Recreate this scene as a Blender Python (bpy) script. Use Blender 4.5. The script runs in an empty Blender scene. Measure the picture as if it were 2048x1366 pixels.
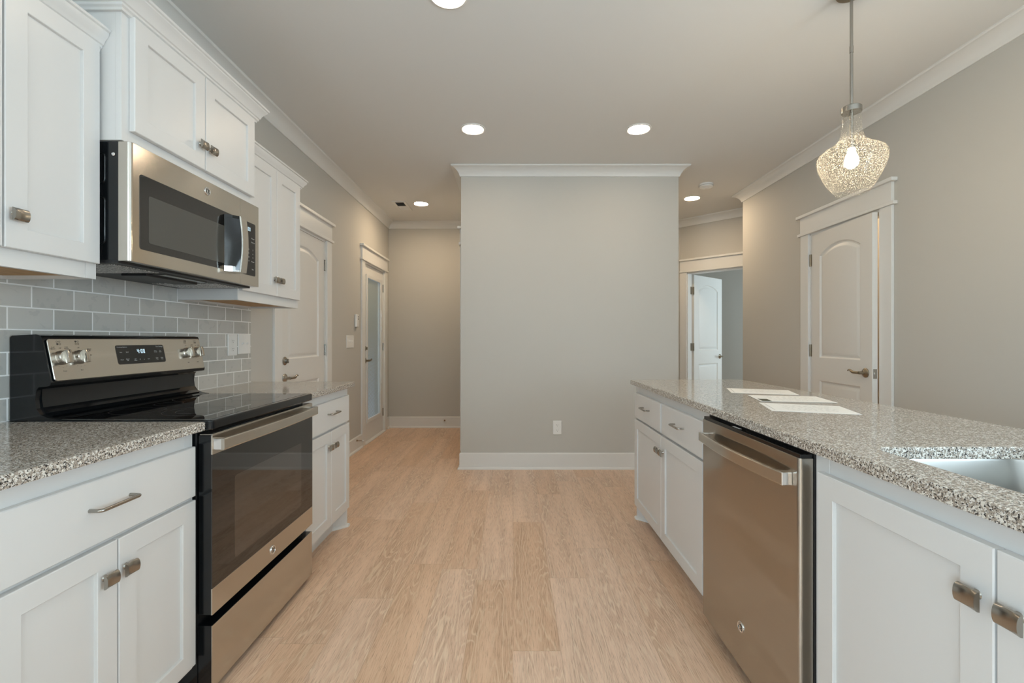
import bpy, bmesh, math, random
from mathutils import Vector, Matrix
random.seed(7)
PI = math.pi
SC = bpy.context.scene
COL = SC.collection

# ---------------------------------------------------------------- camera, world, light, exposure
CAMZ, FPX = 1.184, 910.0
cam = bpy.data.cameras.new('camera')
cam.sensor_width = 36.0
cam.lens = 36.0 * FPX / 2048.0
cam.shift_x = -2.0 / 2048.0
cam.shift_y = -4.0 / 2048.0
cam.clip_start = 0.02
camo = bpy.data.objects.new('camera', cam)
camo.location = (0, 0, CAMZ)
camo.rotation_euler = (PI / 2, 0, 0)
COL.objects.link(camo)
SC.camera = camo

world = bpy.data.worlds.new('world')
SC.world = world
world.use_nodes = True
bg = world.node_tree.nodes['Background']
bg.inputs[0].default_value = (0.62, 0.78, 1.0, 1)
bg.inputs[1].default_value = 1.3

vs = SC.view_settings
vs.view_transform = 'Standard'
vs.look = 'None'
vs.gamma = 1.0
vs.use_curve_mapping = False
vs.exposure = -0.44

def area_light(name, loc, rot, sx, sy, power, color):
    l = bpy.data.lights.new(name, 'AREA')
    l.shape = 'RECTANGLE'; l.size = sx; l.size_y = sy
    l.energy = power; l.color = color
    o = bpy.data.objects.new(name, l)
    o.location = loc; o.rotation_euler = rot
    COL.objects.link(o)
    return o

COOL = (0.68, 0.86, 1.0)
# daylight through the rear wall's windows (behind the camera)
for wx in (-0.75, 1.55):
    area_light('window_daylight', (wx, -3.56, 1.45), (PI / 2 + math.radians(18), 0, PI), 1.35, 1.6, 345, COOL)
# fill from side windows added out of view to brighten cabinets and tile
area_light('window_daylight', (2.44, -0.35, 1.40), (PI / 2 + math.radians(18), 0, PI / 2), 1.4, 1.4, 100, COOL)
area_light('window_daylight', (-1.62, -1.9, 1.45), (PI / 2 + math.radians(18), 0, -PI / 2), 1.4, 1.5, 150, COOL)

# dimensions of the room shell
H = 2.76
XL, XR, YB, YREAR = -1.674, 2.49, 6.12, -3.6
TH = 0.12

# ---------------------------------------------------------------- mesh helpers
def offset_path(path, d, closed=False):
    n = len(path); out = []
    for i in range(n):
        p = Vector(path[i])
        a = Vector(path[i - 1]) if (closed or i > 0) else None
        b = Vector(path[(i + 1) % n]) if (closed or i < n - 1) else None
        d1 = (p - a).normalized() if a is not None else None
        d2 = (b - p).normalized() if b is not None else None
        if d1 is None: d1 = d2
        if d2 is None: d2 = d1
        n1 = Vector((-d1.y, d1.x)); n2 = Vector((-d2.y, d2.x))
        m = n1 + n2
        if m.length < 1e-6: m = n1.copy()
        m.normalize()
        k = max(0.2, m.dot(n1))
        out.append(p + m * (d / k))
    return out

def rrect(x0, x1, y0, y1, r, n=6):
    pts = []
    for cx, cy, a0 in ((x1 - r, y0 + r, -90), (x1 - r, y1 - r, 0), (x0 + r, y1 - r, 90), (x0 + r, y0 + r, 180)):
        for k in range(n + 1):
            a = math.radians(a0 + 90.0 * k / n)
            pts.append((cx + r * math.cos(a), cy + r * math.sin(a)))
    return pts

def root_of(o):
    while o.parent: o = o.parent
    return o

class MB:
    def __init__(self, M=None):
        self.v = []; self.f = []; self.M = M; self.soft = False
    def add(self, verts, faces):
        o = len(self.v)
        for p in verts:
            p = Vector(p)
            self.v.append(self.M @ p if self.M is not None else p)
        for f in faces: self.f.append([i + o for i in f])
        return self
    def box(self, x0, x1, y0, y1, z0, z1, b=0.0, seg=2):
        if x0 > x1: x0, x1 = x1, x0
        if y0 > y1: y0, y1 = y1, y0
        if z0 > z1: z0, z1 = z1, z0
        vs_ = [(x, y, z) for x in (x0, x1) for y in (y0, y1) for z in (z0, z1)]
        fs = [(0, 1, 3, 2), (4, 6, 7, 5), (0, 4, 5, 1), (2, 3, 7, 6), (0, 2, 6, 4), (1, 5, 7, 3)]
        if b <= 0: return self.add(vs_, fs)
        b = min(b, 0.45 * min(x1 - x0, y1 - y0, z1 - z0))
        bm = bmesh.new()
        bv = [bm.verts.new(p) for p in vs_]
        for f in fs: bm.faces.new([bv[i] for i in f])
        bmesh.ops.bevel(bm, geom=bm.edges[:], offset=b, segments=seg, profile=0.5, affect='EDGES')
        bm.verts.index_update()
        self.add([v.co[:] for v in bm.verts], [[v.index for v in f.verts] for f in bm.faces])
        bm.free()
        return self
    def rings(self, rs, cap0=True, cap1=True):
        n = len(rs[0]); vs_ = [p for r in rs for p in r]; fs = []
        for k in range(len(rs) - 1):
            for i in range(n):
                j = (i + 1) % n
                fs.append((k * n + i, k * n + j, (k + 1) * n + j, (k + 1) * n + i))
        if cap0: fs.append(list(range(n - 1, -1, -1)))
        if cap1: fs.append([(len(rs) - 1) * n + i for i in range(n)])
        return self.add(vs_, fs)
    def prism(self, poly, z0, z1, b=0.0):
        """outline in x,y extruded in z with eased edges"""
        if b <= 0:
            return self.rings([[(x, y, z0) for x, y in poly], [(x, y, z1) for x, y in poly]])
        i1 = offset_path(poly, b, True)
        area = sum(poly[i - 1][0] * poly[i][1] - poly[i][0] * poly[i - 1][1] for i in range(len(poly)))
        if area < 0: i1 = offset_path(poly, -b, True)
        im = [(Vector(p) * 0.7 + q * 0.3) for p, q in zip(poly, i1)]
        L = lambda q, z: [(p[0], p[1], z) for p in q]
        return self.rings([L(i1, z0), L(im, z0 + b * 0.3), L(poly, z0 + b), L(poly, z1 - b), L(im, z1 - b * 0.3), L(i1, z1)])
    def section(self, poly, y0, y1):
        """outline in x,z extruded along y"""
        return self.rings([[(x, y0, z) for x, z in poly], [(x, y1, z) for x, z in poly]])
    def sweep(self, path, prof, side=1, closed=False):
        self.soft = True
        offs = [offset_path(path, p * side, closed) for p, z in prof]
        rs = []
        for i in range(len(path)):
            rs.append([(offs[k][i].x, offs[k][i].y, prof[k][1]) for k in range(len(prof))])
        if closed: rs.append(rs[0])
        return self.rings(rs, not closed, not closed)
    def lathe(self, prof, c=(0, 0, 0), M=None, n=32, cap0=True, cap1=True):
        self.soft = True
        rs = []
        for r, z in prof:
            ring = []
            for k in range(n):
                a = 2 * PI * k / n
                p = Vector((r * math.cos(a), r * math.sin(a), z))
                if M is not None: p = M @ p
                ring.append(tuple(p + Vector(c)))
            rs.append(ring)
        return self.rings(rs, cap0, cap1)
    def tube(self, path, r, n=12, flat=1.0):
        self.soft = True
        path = [Vector(p) for p in path]
        rad = r if isinstance(r, (list, tuple)) else [r] * len(path)
        up = Vector((0, 0, 1)); rs = []; prev = None
        for i, p in enumerate(path):
            t = (path[min(i + 1, len(path) - 1)] - path[max(i - 1, 0)]).normalized()
            if prev is None:
                u = up if abs(t.dot(up)) < 0.9 else Vector((1, 0, 0))
            else: u = prev
            u = (u - t * u.dot(t)).normalized(); prev = u
            w = t.cross(u)
            rs.append([tuple(p + (u * math.cos(2 * PI * k / n) * flat + w * math.sin(2 * PI * k / n)) * rad[i]) for k in range(n)])
        return self.rings(rs)
    def text(self, body, size, M, align='CENTER', depth=0.0):
        """lettering laid in the local x,y plane of M"""
        c = bpy.data.curves.new('lettering', 'FONT')
        c.body = body; c.size = size; c.align_x = align; c.align_y = 'CENTER'; c.extrude = depth
        c.resolution_u = 2
        o = bpy.data.objects.new('lettering', c); COL.objects.link(o)
        dg = bpy.context.evaluated_depsgraph_get()
        m = bpy.data.meshes.new_from_object(o.evaluated_get(dg))
        self.add([M @ v.co for v in m.vertices], [list(p.vertices) for p in m.polygons])
        bpy.data.objects.remove(o); bpy.data.meshes.remove(m); bpy.data.curves.remove(c)
        return self
    def build(self, name, m, parent=None, world=True, fix=True):
        off = Vector((0, 0, 0)); loc = Vector((0, 0, 0))
        if parent is None:
            xs = [p.x for p in self.v]; ys = [p.y for p in self.v]; zs = [p.z for p in self.v]
            loc = Vector(((min(xs) + max(xs)) / 2, (min(ys) + max(ys)) / 2, min(zs)))
            off = loc if world else Vector((0, 0, 0))
        elif world:
            off = root_of(parent).location
        me = bpy.data.meshes.new(name)
        me.from_pydata([tuple(p - off) for p in self.v], [], self.f)
        if fix:
            bm = bmesh.new(); bm.from_mesh(me)
            bmesh.ops.recalc_face_normals(bm, faces=bm.faces[:])
            bm.to_mesh(me); bm.free()
        for p in me.polygons: p.use_smooth = True
        me.set_sharp_from_angle(angle=math.radians(35 if self.soft else 19))
        me.materials.append(m)
        o = bpy.data.objects.new(name, me); COL.objects.link(o)
        if parent is not None: o.parent = parent
        elif world: o.location = loc
        return o

def tag(o, label=None, cat=None, group=None, kind=None):
    if label: o['label'] = label
    if cat: o['category'] = cat
    if group: o['group'] = group
    if kind: o['kind'] = kind
    return o

def thing(name, label, cat, loc, rz=0.0, group=None, kind=None):
    o = bpy.data.objects.new(name, None); o.empty_display_size = 0.05
    COL.objects.link(o); o.location = loc; o.rotation_euler = (0, 0, rz)
    return tag(o, label, cat, group, kind)

def dup(root, loc, label):
    r = root.copy(); COL.objects.link(r); r.location = loc; r['label'] = label
    for ch in list(root.children):
        c = ch.copy(); COL.objects.link(c); c.parent = r
        for g in ch.children:
            d = g.copy(); COL.objects.link(d); d.parent = c
    return r

def rotx(a): return Matrix.Rotation(a, 4, 'X')
def roty(a): return Matrix.Rotation(a, 4, 'Y')
def rotz(a): return Matrix.Rotation(a, 4, 'Z')
def T(x, y, z): return Matrix.Translation((x, y, z))

# ---------------------------------------------------------------- materials
class NT:
    def __init__(self, name):
        self.m = bpy.data.materials.new(name); self.m.use_nodes = True
        self.t = self.m.node_tree; self.t.nodes.clear()
        self.out = self.t.nodes.new('ShaderNodeOutputMaterial')
    def n(self, typ, ins=None, **kw):
        nd = self.t.nodes.new('ShaderNode' + typ)
        for k, v in kw.items(): setattr(nd, k, v)
        for k, v in (ins or {}).items():
            if hasattr(v, 'is_output') or isinstance(v, bpy.types.NodeSocket): self.t.links.new(v, nd.inputs[k])
            else: nd.inputs[k].default_value = v
        return nd
    def math(self, op, a, b=0.0, c=None):
        nd = self.n('Math', operation=op)
        for i, v in enumerate((a, b) if c is None else (a, b, c)):
            if isinstance(v, bpy.types.NodeSocket): self.t.links.new(v, nd.inputs[i])
            else: nd.inputs[i].default_value = v
        return nd.outputs[0]
    def ramp(self, fac, stops, interp='LINEAR'):
        nd = self.n('ValToRGB', {'Fac': fac}); cr = nd.color_ramp; cr.interpolation = interp
        while len(cr.elements) < len(stops): cr.elements.new(0.5)
        for e, (p, c) in zip(cr.elements, stops):
            e.position = p; e.color = (c[0], c[1], c[2], 1)
        return nd.outputs[0]
    def mix(self, fac, a, b, mode='MIX'):
        nd = self.n('Mix', data_type='RGBA', blend_type=mode)
        for k, v in ((0, fac), (6, a), (7, b)):
            if isinstance(v, bpy.types.NodeSocket): self.t.links.new(v, nd.inputs[k])
            elif k == 0: nd.inputs[k].default_value = v
            else: nd.inputs[k].default_value = (v[0], v[1], v[2], 1)
        return nd.outputs[2]
    def surf(self, sock):
        self.t.links.new(sock, self.out.inputs[0]); return self.m
    def coord(self, scale=(1, 1, 1), loc=(0, 0, 0)):
        tc = self.n('TexCoord')
        return self.n('Mapping', {'Vector': tc.outputs['Object'], 'Scale': scale, 'Location': loc}).outputs[0]

def bsdf(nt, color=None, **kw):
    ins = {}
    p = nt.n('BsdfPrincipled')
    if color is not None:
        if isinstance(color, bpy.types.NodeSocket): nt.t.links.new(color, p.inputs['Base Color'])
        else: p.inputs['Base Color'].default_value = (color[0], color[1], color[2], 1)
    names = {'rough': 'Roughness', 'metal': 'Metallic', 'ior': 'IOR', 'spec': 'Specular IOR Level', 'coat': 'Coat Weight',
             'coat_rough': 'Coat Roughness', 'normal': 'Normal', 'trans': 'Transmission Weight', 'aniso': 'Anisotropic', 'tangent': 'Tangent'}
    for k, v in kw.items():
        if isinstance(v, bpy.types.NodeSocket): nt.t.links.new(v, p.inputs[names[k]])
        else: p.inputs[names[k]].default_value = v
    return p.outputs[0]

def bump(nt, h, strength=0.2, dist=0.002):
    return nt.n('Bump', {'Height': h, 'Strength': strength, 'Distance': dist}).outputs[0]

def plain(name, color, rough=0.5, **kw):
    nt = NT(name)
    return nt.surf(bsdf(nt, color, rough=rough, **kw))

def paint(name, color, rough, scale=220.0, strength=0.06):
    nt = NT(name)
    nz = nt.n('TexNoise', {'Vector': nt.coord(), 'Scale': scale, 'Detail': 3.0})
    return nt.surf(bsdf(nt, color, rough=rough, normal=bump(nt, nz.outputs[0], strength, 0.001)))

def emit(name, color, strength):
    nt = NT(name)
    return nt.surf(nt.n('Emission', {'Color': (color[0], color[1], color[2], 1), 'Strength': strength}).outputs[0])

M = {}
M['wall'] = paint('wall_paint', (0.53, 0.51, 0.465), 0.75, 260, 0.12)
M['ceiling'] = paint('ceiling_paint', (0.74, 0.73, 0.705), 0.85, 200, 0.1)
M['trim'] = paint('trim_paint', (0.74, 0.73, 0.70), 0.38, 90, 0.02)
M['cab'] = paint('cabinet_paint', (0.70, 0.69, 0.67), 0.32, 120, 0.02)
M['door'] = paint('door_paint', (0.73, 0.715, 0.68), 0.4, 160, 0.03)
M['plastic'] = plain('white_plastic', (0.80, 0.79, 0.76), 0.35)
M['nickel'] = plain('satin_nickel', (0.38, 0.36, 0.325), 0.26, metal=1.0)
M['bronze'] = plain('aged_nickel', (0.30, 0.255, 0.19), 0.33, metal=1.0)
M['chrome'] = plain('bright_chrome', (0.82, 0.82, 0.82), 0.12, metal=1.0)
M['blackgloss'] = plain('black_enamel', (0.005, 0.006, 0.007), 0.10, ior=1.5)
M['blackmatte'] = plain('black_metal', (0.012, 0.012, 0.013), 0.45)
M['blackglass'] = plain('black_glass', (0.006, 0.006, 0.006), 0.03, ior=1.8)
M['cookglass'] = plain('cooktop_glass', (0.006, 0.006, 0.006), 0.02, ior=2.6)
M['ovenglass'] = plain('tinted_glass', (0.026, 0.020, 0.015), 0.04, ior=2.1)
M['mwglass'] = plain('screened_glass', (0.07, 0.068, 0.06), 0.12, ior=1.6)
M['panelglass'] = plain('control_glass', (0.014, 0.014, 0.013), 0.2)
M['ring'] = plain('burner_print', (0.06, 0.06, 0.058), 0.3)
M['ink'] = plain('black_ink', (0.02, 0.018, 0.016), 0.6)
M['whiteink'] = plain('white_ink', (0.55, 0.55, 0.53), 0.6)
M['paper'] = plain('paper', (0.86, 0.84, 0.80), 0.7)
M['greyink'] = plain('grey_ink', (0.50, 0.49, 0.47), 0.8)
M['photogreen'] = plain('printed_photo', (0.05, 0.06, 0.035), 0.5)
M['rubber'] = plain('white_rubber', (0.75, 0.74, 0.70), 0.6)
M['spring'] = plain('brass_spring', (0.25, 0.15, 0.07), 0.4, metal=1.0)
def mk_slat():
    nt = NT('blind_slat')
    d = nt.n('BsdfDiffuse', {'Color': (0.56, 0.57, 0.52, 1)}); t_ = nt.n('BsdfTranslucent', {'Color': (0.62, 0.62, 0.56, 1)})
    return nt.surf(nt.n('MixShader', {0: 0.12, 1: d.outputs[0], 2: t_.outputs[0]}).outputs[0])
M['slat'] = mk_slat()
M['dark'] = plain('dark_void', (0.01, 0.01, 0.01), 0.8)
M['clock'] = emit('clock_digits', (0.65, 0.88, 1.0), 1.6)
M['lens'] = emit('lamp_lens', (1.0, 0.80, 0.58), 95.0)
M['hall_lens'] = emit('hall_lamp_lens', (1.0, 0.77, 0.52), 250.0)
M['bulb'] = emit('bulb_glow', (1.0, 0.78, 0.50), 300.0)

def mk_tanwood():
    nt = NT('unfinished_wood')
    nz = nt.n('TexNoise', {'Vector': nt.coord((30, 4, 30)), 'Scale': 3.0, 'Detail': 4.0})
    c = nt.ramp(nz.outputs[0], [(0.3, (0.42, 0.24, 0.09)), (0.7, (0.56, 0.34, 0.15))])
    return nt.surf(bsdf(nt, c, rough=0.6))
M['tan'] = mk_tanwood()

def mk_steel(name, color, rough, sc, mixf=0.4):
    """brushed metal: a fairly clear lobe plus one smeared across the horizontal brushing"""
    nt = NT(name)
    nz = nt.n('TexNoise', {'Vector': nt.coord(sc), 'Scale': 1.0, 'Detail': 1.0})
    c = nt.mix(nz.outputs[0], tuple(v * 0.97 for v in color), tuple(min(1, v * 1.03) for v in color))
    a = bsdf(nt, c, rough=rough, metal=1.0)
    p = bsdf(nt, c, rough=0.36, metal=1.0).node
    p.inputs['Anisotropic'].default_value = 0.93
    p.inputs['Anisotropic Rotation'].default_value = 0.25
    nt.t.links.new(nt.n('Tangent', direction_type='RADIAL', axis='Z').outputs[0], p.inputs['Tangent'])
    return nt.surf(nt.n('MixShader', {0: mixf, 1: a, 2: p.outputs[0]}).outputs[0])
M['steel'] = mk_steel('brushed_steel', (0.60, 0.565, 0.51), 0.18, (60, 3.0, 1500), 0.25)
M['steelv'] = mk_steel('brushed_steel_dark', (0.46, 0.425, 0.375), 0.08, (60, 3.0, 1500), 0.35)
M['sinksteel'] = plain('sink_steel', (0.42, 0.41, 0.385), 0.36, metal=1.0)

def mk_granite():
    nt = NT('speckled_granite')
    v = nt.coord()
    n1 = nt.n('TexNoise', {'Vector': v, 'Scale': 145.0, 'Detail': 4.0, 'Roughness': 0.65})
    n2 = nt.n('TexNoise', {'Vector': v, 'Scale': 235.0, 'Detail': 3.0, 'Roughness': 0.6})
    n3 = nt.n('TexNoise', {'Vector': v, 'Scale': 60.0, 'Detail': 2.0})
    base = nt.ramp(n3.outputs[0], [(0.35, (0.82, 0.785, 0.715)), (0.65, (0.70, 0.655, 0.58))])
    grey = nt.ramp(n1.outputs[0], [(0.44, (0, 0, 0)), (0.50, (1, 1, 1))])
    c = nt.mix(grey, base, (0.36, 0.305, 0.25))
    c2 = nt.mix(nt.ramp(n2.outputs[0], [(0.54, (0, 0, 0)), (0.585, (1, 1, 1))]), c, (0.035, 0.03, 0.028))
    vv = nt.n('TexNoise', {'Vector': v, 'Scale': 310.0, 'Detail': 1.0})
    c3 = nt.mix(nt.ramp(vv.outputs[0], [(0.62, (0, 0, 0)), (0.66, (1, 1, 1))]), c2, (0.72, 0.70, 0.66))
    return nt.surf(bsdf(nt, c3, rough=0.10, ior=1.5))
M['granite'] = mk_granite()

def mk_floor():
    nt = NT('oak_planks')
    tc = nt.n('TexCoord')
    sep = nt.n('SeparateXYZ', {0: tc.outputs['Object']})
    X, Y = sep.outputs[0], sep.outputs[1]
    PW, PL = 0.182, 1.22
    row = nt.math('FLOOR', nt.math('DIVIDE', X, PW))
    wn = nt.n('TexWhiteNoise', {'W': row}, noise_dimensions='1D')
    ysh = nt.math('MULTIPLY_ADD', wn.outputs[0], PL, Y)
    col = nt.math('FLOOR', nt.math('DIVIDE', ysh, PL))
    pid = nt.math('MULTIPLY_ADD', row, 17.13, nt.math('MULTIPLY', col, 5.71))
    pr = nt.n('TexWhiteNoise', {'W': pid}, noise_dimensions='1D').outputs[0]
    # broad figure of the board: contour lines of a stretched noise
    gv = nt.n('CombineXYZ', {0: nt.math('MULTIPLY', X, 10.0), 1: nt.math('MULTIPLY', Y, 1.15), 2: nt.math('MULTIPLY', pr, 60.0)})
    fig = nt.n('TexNoise', {'Vector': gv.outputs[0], 'Scale': 1.0, 'Detail': 2.5, 'Roughness': 0.5, 'Distortion': 0.25})
    lines = nt.math('PINGPONG', nt.math('MULTIPLY', fig.outputs[0], 36.0), 1.0)
    fv = nt.n('CombineXYZ', {0: nt.math('MULTIPLY', X, 330.0), 1: nt.math('MULTIPLY', Y, 15.0), 2: nt.math('MULTIPLY', pr, 31.0)})
    fib = nt.n('TexNoise', {'Vector': fv.outputs[0], 'Scale': 1.0, 'Detail': 3.0, 'Roughness': 0.65})
    bv = nt.n('CombineXYZ', {0: nt.math('MULTIPLY', X, 14.0), 1: nt.math('MULTIPLY', Y, 1.2), 2: nt.math('MULTIPLY', pr, 91.0)})
    broad = nt.n('TexNoise', {'Vector': bv.outputs[0], 'Scale': 1.0, 'Detail': 2.0})
    c = nt.ramp(broad.outputs[0], [(0.30, (0.505, 0.296, 0.175)), (0.5, (0.658, 0.411, 0.259)), (0.72, (0.802, 0.526, 0.350))])
    lf = nt.ramp(lines, [(0.0, (0, 0, 0)), (0.60, (0.0, 0.0, 0.0)), (0.85, (0.9, 0.9, 0.9)), (1.0, (1, 1, 1))])
    gate = nt.ramp(broad.outputs[0], [(0.38, (1, 1, 1)), (0.62, (0.25, 0.25, 0.25))])
    lm = nt.math('MULTIPLY', nt.math('MULTIPLY', lf, gate), 0.62)
    c = nt.mix(lm, c, (0.850, 0.685, 0.484))
    ff = nt.ramp(fib.outputs[0], [(0.36, (0, 0, 0)), (0.64, (1, 1, 1))])
    c = nt.mix(nt.math('MULTIPLY', ff, 0.5), c, (0.850, 0.598, 0.406))
    fd = nt.ramp(fib.outputs[0], [(0.30, (1, 1, 1)), (0.46, (0, 0, 0))])
    c = nt.mix(nt.math('MULTIPLY', fd, 0.72), c, (0.401, 0.224, 0.126))
    hv = nt.n('HueSaturation', {'Color': c, 'Value': nt.math('MULTIPLY_ADD', pr, 0.10, 0.95), 'Saturation': nt.math('MULTIPLY_ADD', pr, -0.15, 0.98)})
    # joints
    fx = nt.math('FRACT', nt.math('DIVIDE', X, PW)); fy = nt.math('FRACT', nt.math('DIVIDE', ysh, PL))
    jx = nt.math('LESS_THAN', nt.math('ABSOLUTE', nt.math('SUBTRACT', fx, 0.5)), 0.4935)
    jy = nt.math('LESS_THAN', nt.math('ABSOLUTE', nt.math('SUBTRACT', fy, 0.5)), 0.4990)
    j = nt.math('MULTIPLY', jx, jy)
    c = nt.mix(j, nt.mix(0.35, hv.outputs[0], (0.353, 0.202, 0.119)), hv.outputs[0])
    h = nt.math('MULTIPLY_ADD', lines, 0.4, nt.math('MULTIPLY', fib.outputs[0], 0.6))
    r = nt.math('MULTIPLY_ADD', fib.outputs[0], 0.15, 0.30)
    return nt.surf(bsdf(nt, c, rough=r, normal=bump(nt, h, 0.10, 0.001)))
M['floor'] = mk_floor()

def mk_tile():
    nt = NT('subway_tile')
    tc = nt.n('TexCoord')
    sep = nt.n('SeparateXYZ', {0: tc.outputs['Object']})
    v = nt.n('CombineXYZ', {0: sep.outputs[1], 1: sep.outputs[2], 2: 0.0}).outputs[0]
    b = nt.n('TexBrick', {'Vector': v, 'Color1': (0.0, 0, 0, 1), 'Color2': (1, 1, 1, 1), 'Mortar': (0.5, 0.5, 0.5, 1), 'Scale': 1.0,
                          'Mortar Size': 0.0027, 'Mortar Smooth': 0.15, 'Bias': 0.0, 'Brick Width': 0.152, 'Row Height': 0.0757})
    b.offset = 0.5; b.offset_frequency = 2
    ob = tc.outputs['Object']
    nz = nt.n('TexNoise', {'Vector': ob, 'Scale': 9.0, 'Detail': 3.0, 'Distortion': 0.8})
    nf = nt.n('TexNoise', {'Vector': ob, 'Scale': 24.0, 'Detail': 2.0, 'Distortion': 0.5})
    base = nt.mix(b.outputs['Color'], (0.45, 0.44, 0.405), (0.57, 0.555, 0.515))
    blot = nt.ramp(nf.outputs[0], [(0.60, (0, 0, 0)), (0.63, (1, 1, 1))])
    base = nt.mix(nt.math('MULTIPLY', blot, 0.30), base, (0.37, 0.365, 0.35))
    c = nt.mix(b.outputs['Fac'], base, (0.92, 0.91, 0.88))
    r = nt.math('MULTIPLY_ADD', b.outputs['Fac'], 0.6, 0.12)
    hgt = nt.math('SUBTRACT', nt.math('MULTIPLY', nz.outputs[0], 0.9), b.outputs['Fac'])
    return nt.surf(bsdf(nt, c, rough=r, normal=bump(nt, hgt, 0.6, 0.005)))
M['tile'] = mk_tile()

def mk_seeded():
    nt = NT('seeded_glass')
    v = nt.coord()
    vo = nt.n('TexVoronoi', {'Vector': v, 'Scale': 270.0})
    s1 = nt.ramp(vo.outputs['Distance'], [(0.24, (1, 1, 1)), (0.34, (0, 0, 0))])
    gate = nt.math('GREATER_THAN', nt.n('SeparateColor', {0: vo.outputs['Color']}).outputs[0], 0.28)
    seeds = nt.math('MULTIPLY', s1, gate)
    tr = nt.n('BsdfTransparent', {'Color': (0.97, 0.97, 0.96, 1)})
    gl = nt.n('BsdfGlossy', {'Color': (1, 1, 1, 1), 'Roughness': 0.03})
    lw = nt.n('LayerWeight', {'Blend': 0.22})
    front = nt.math('SUBTRACT', 1.0, nt.n('NewGeometry').outputs['Backfacing'])
    clear = nt.n('MixShader', {0: nt.math('MULTIPLY', nt.math('MULTIPLY', lw.outputs['Fresnel'], front), 0.85), 1: tr.outputs[0], 2: gl.outputs[0]})
    tl = nt.n('BsdfTranslucent', {'Color': (0.95, 0.93, 0.9, 1)})
    df = nt.n('BsdfDiffuse', {'Color': (0.9, 0.9, 0.9, 1)})
    sd = nt.n('MixShader', {0: 0.35, 1: tl.outputs[0], 2: df.outputs[0]})
    m = nt.n('MixShader', {0: nt.math('MULTIPLY', seeds, 0.28), 1: clear.outputs[0], 2: sd.outputs[0]})
    return nt.surf(m.outputs[0])
M['seeded'] = mk_seeded()

def mk_pane():
    nt = NT('window_glass')
    tr = nt.n('BsdfTransparent', {'Color': (0.94, 0.96, 0.95, 1)})
    gl = nt.n('BsdfGlossy', {'Color': (1, 1, 1, 1), 'Roughness': 0.02})
    lw = nt.n('LayerWeight', {'Blend': 0.25})
    front = nt.math('SUBTRACT', 1.0, nt.n('NewGeometry').outputs['Backfacing'])
    return nt.surf(nt.n('MixShader', {0: nt.math('MULTIPLY', lw.outputs['Fresnel'], front), 1: tr.outputs[0], 2: gl.outputs[0]}).outputs[0])
M['pane'] = mk_pane()

def mk_filter():
    nt = NT('filter_mesh')
    vo = nt.n('TexVoronoi', {'Vector': nt.coord((1, 2.2, 1)), 'Scale': 130.0})
    c = nt.ramp(vo.outputs['Distance'], [(0.30, (0.85, 0.84, 0.82)), (0.60, (0.22, 0.22, 0.22))])
    return nt.surf(bsdf(nt, c, rough=0.4, metal=0.6))
M['filter'] = mk_filter()

# ---------------------------------------------------------------- room shell
LOOP = [(XL, YREAR), (XL, YB), (-0.476, YB), (-0.476, 4.165), (1.515, 4.165), (1.515, 6.057), (2.223, 6.057), (3.35, 4.93), (XR, 4.93), (XR, YREAR)]
DOOR_H = 2.055

def structure(o): o['kind'] = 'structure'; return o

structure(MB().box(XL - 0.2, 6.2, YREAR - 0.3, 9.6, -0.1, 0.0).build('floor', M['floor'], world=False))
structure(MB().box(XL - 0.2, 6.2, YREAR - 0.3, 9.6, H, H + 0.1).build('ceiling', M['ceiling']))

def seg_matrix(a, b):
    d = Vector((b[0] - a[0], b[1] - a[1])); L = d.length; d.normalize()
    n = Vector((-d.y, d.x))        # outward (left of the heading)
    return Matrix(((d.x, n.x, 0, a[0]), (d.y, n.y, 0, a[1]), (0, 0, 1, 0), (0, 0, 0, 1))), L

def wall(name, a, b, openings=(), e0=0.0, e1=0.0):
    """openings: (s0, s1, z0, z1) along the wall"""
    Mx, L = seg_matrix(a, b); mb = MB(Mx)
    s = -e0
    for (s0, s1, z0, z1) in sorted(openings):
        mb.box(s, s0, 0, TH, 0, H)
        if z0 > 0: mb.box(s0, s1, 0, TH, 0, z0)
        mb.box(s0, s1, 0, TH, z1, H)
        s = s1
    mb.box(s, L + e1, 0, TH, 0, H)
    return structure(mb.build(name, M['wall']))

D1 = (3.270, 4.058); D2 = (5.108, 5.899); D3 = (3.077, 3.810); D4 = (0.10, 0.88); D5 = (4.36, 5.10)
wall('wall_left', LOOP[0], LOOP[1], [(0.95, 2.45, 0.65, 2.25), (D1[0] - YREAR, D1[1] - YREAR, 0, DOOR_H), (D2[0] - YREAR, D2[1] - YREAR, 0, DOOR_H)], TH, TH)
wall('wall_back', LOOP[1], LOOP[2], (), 0.0, 0.0)
wall('wall_middle_left', LOOP[2], LOOP[3], [(YB - D5[1], YB - D5[0], 0, DOOR_H)], 0, -TH)
wall('wall_middle', LOOP[3], LOOP[4])
wall('wall_middle_right', LOOP[4], LOOP[5], (), -TH, 0)
wall('wall_nook', LOOP[5], LOOP[6])
wall('wall_bedroom', LOOP[6], LOOP[7], [(D4[0], D4[1], 0, DOOR_H)])
wall('wall_return', LOOP[7], LOOP[8], (), 0, -TH)
wall('wall_right', LOOP[8], LOOP[9], [(4.93 - D3[1], 4.93 - D3[0], 0, DOOR_H), (4.93 - 0.40, 4.93 + 1.10, 0.65, 2.15)], 0, TH)
WIN = [(-0.75 - 0.7, -0.75 + 0.7), (1.55 - 0.7, 1.55 + 0.7)]
wall('wall_rear', LOOP[9], LOOP[0], [(XR - b, XR - a, 0.62, 2.28) for a, b in WIN], 0, 0)

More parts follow.
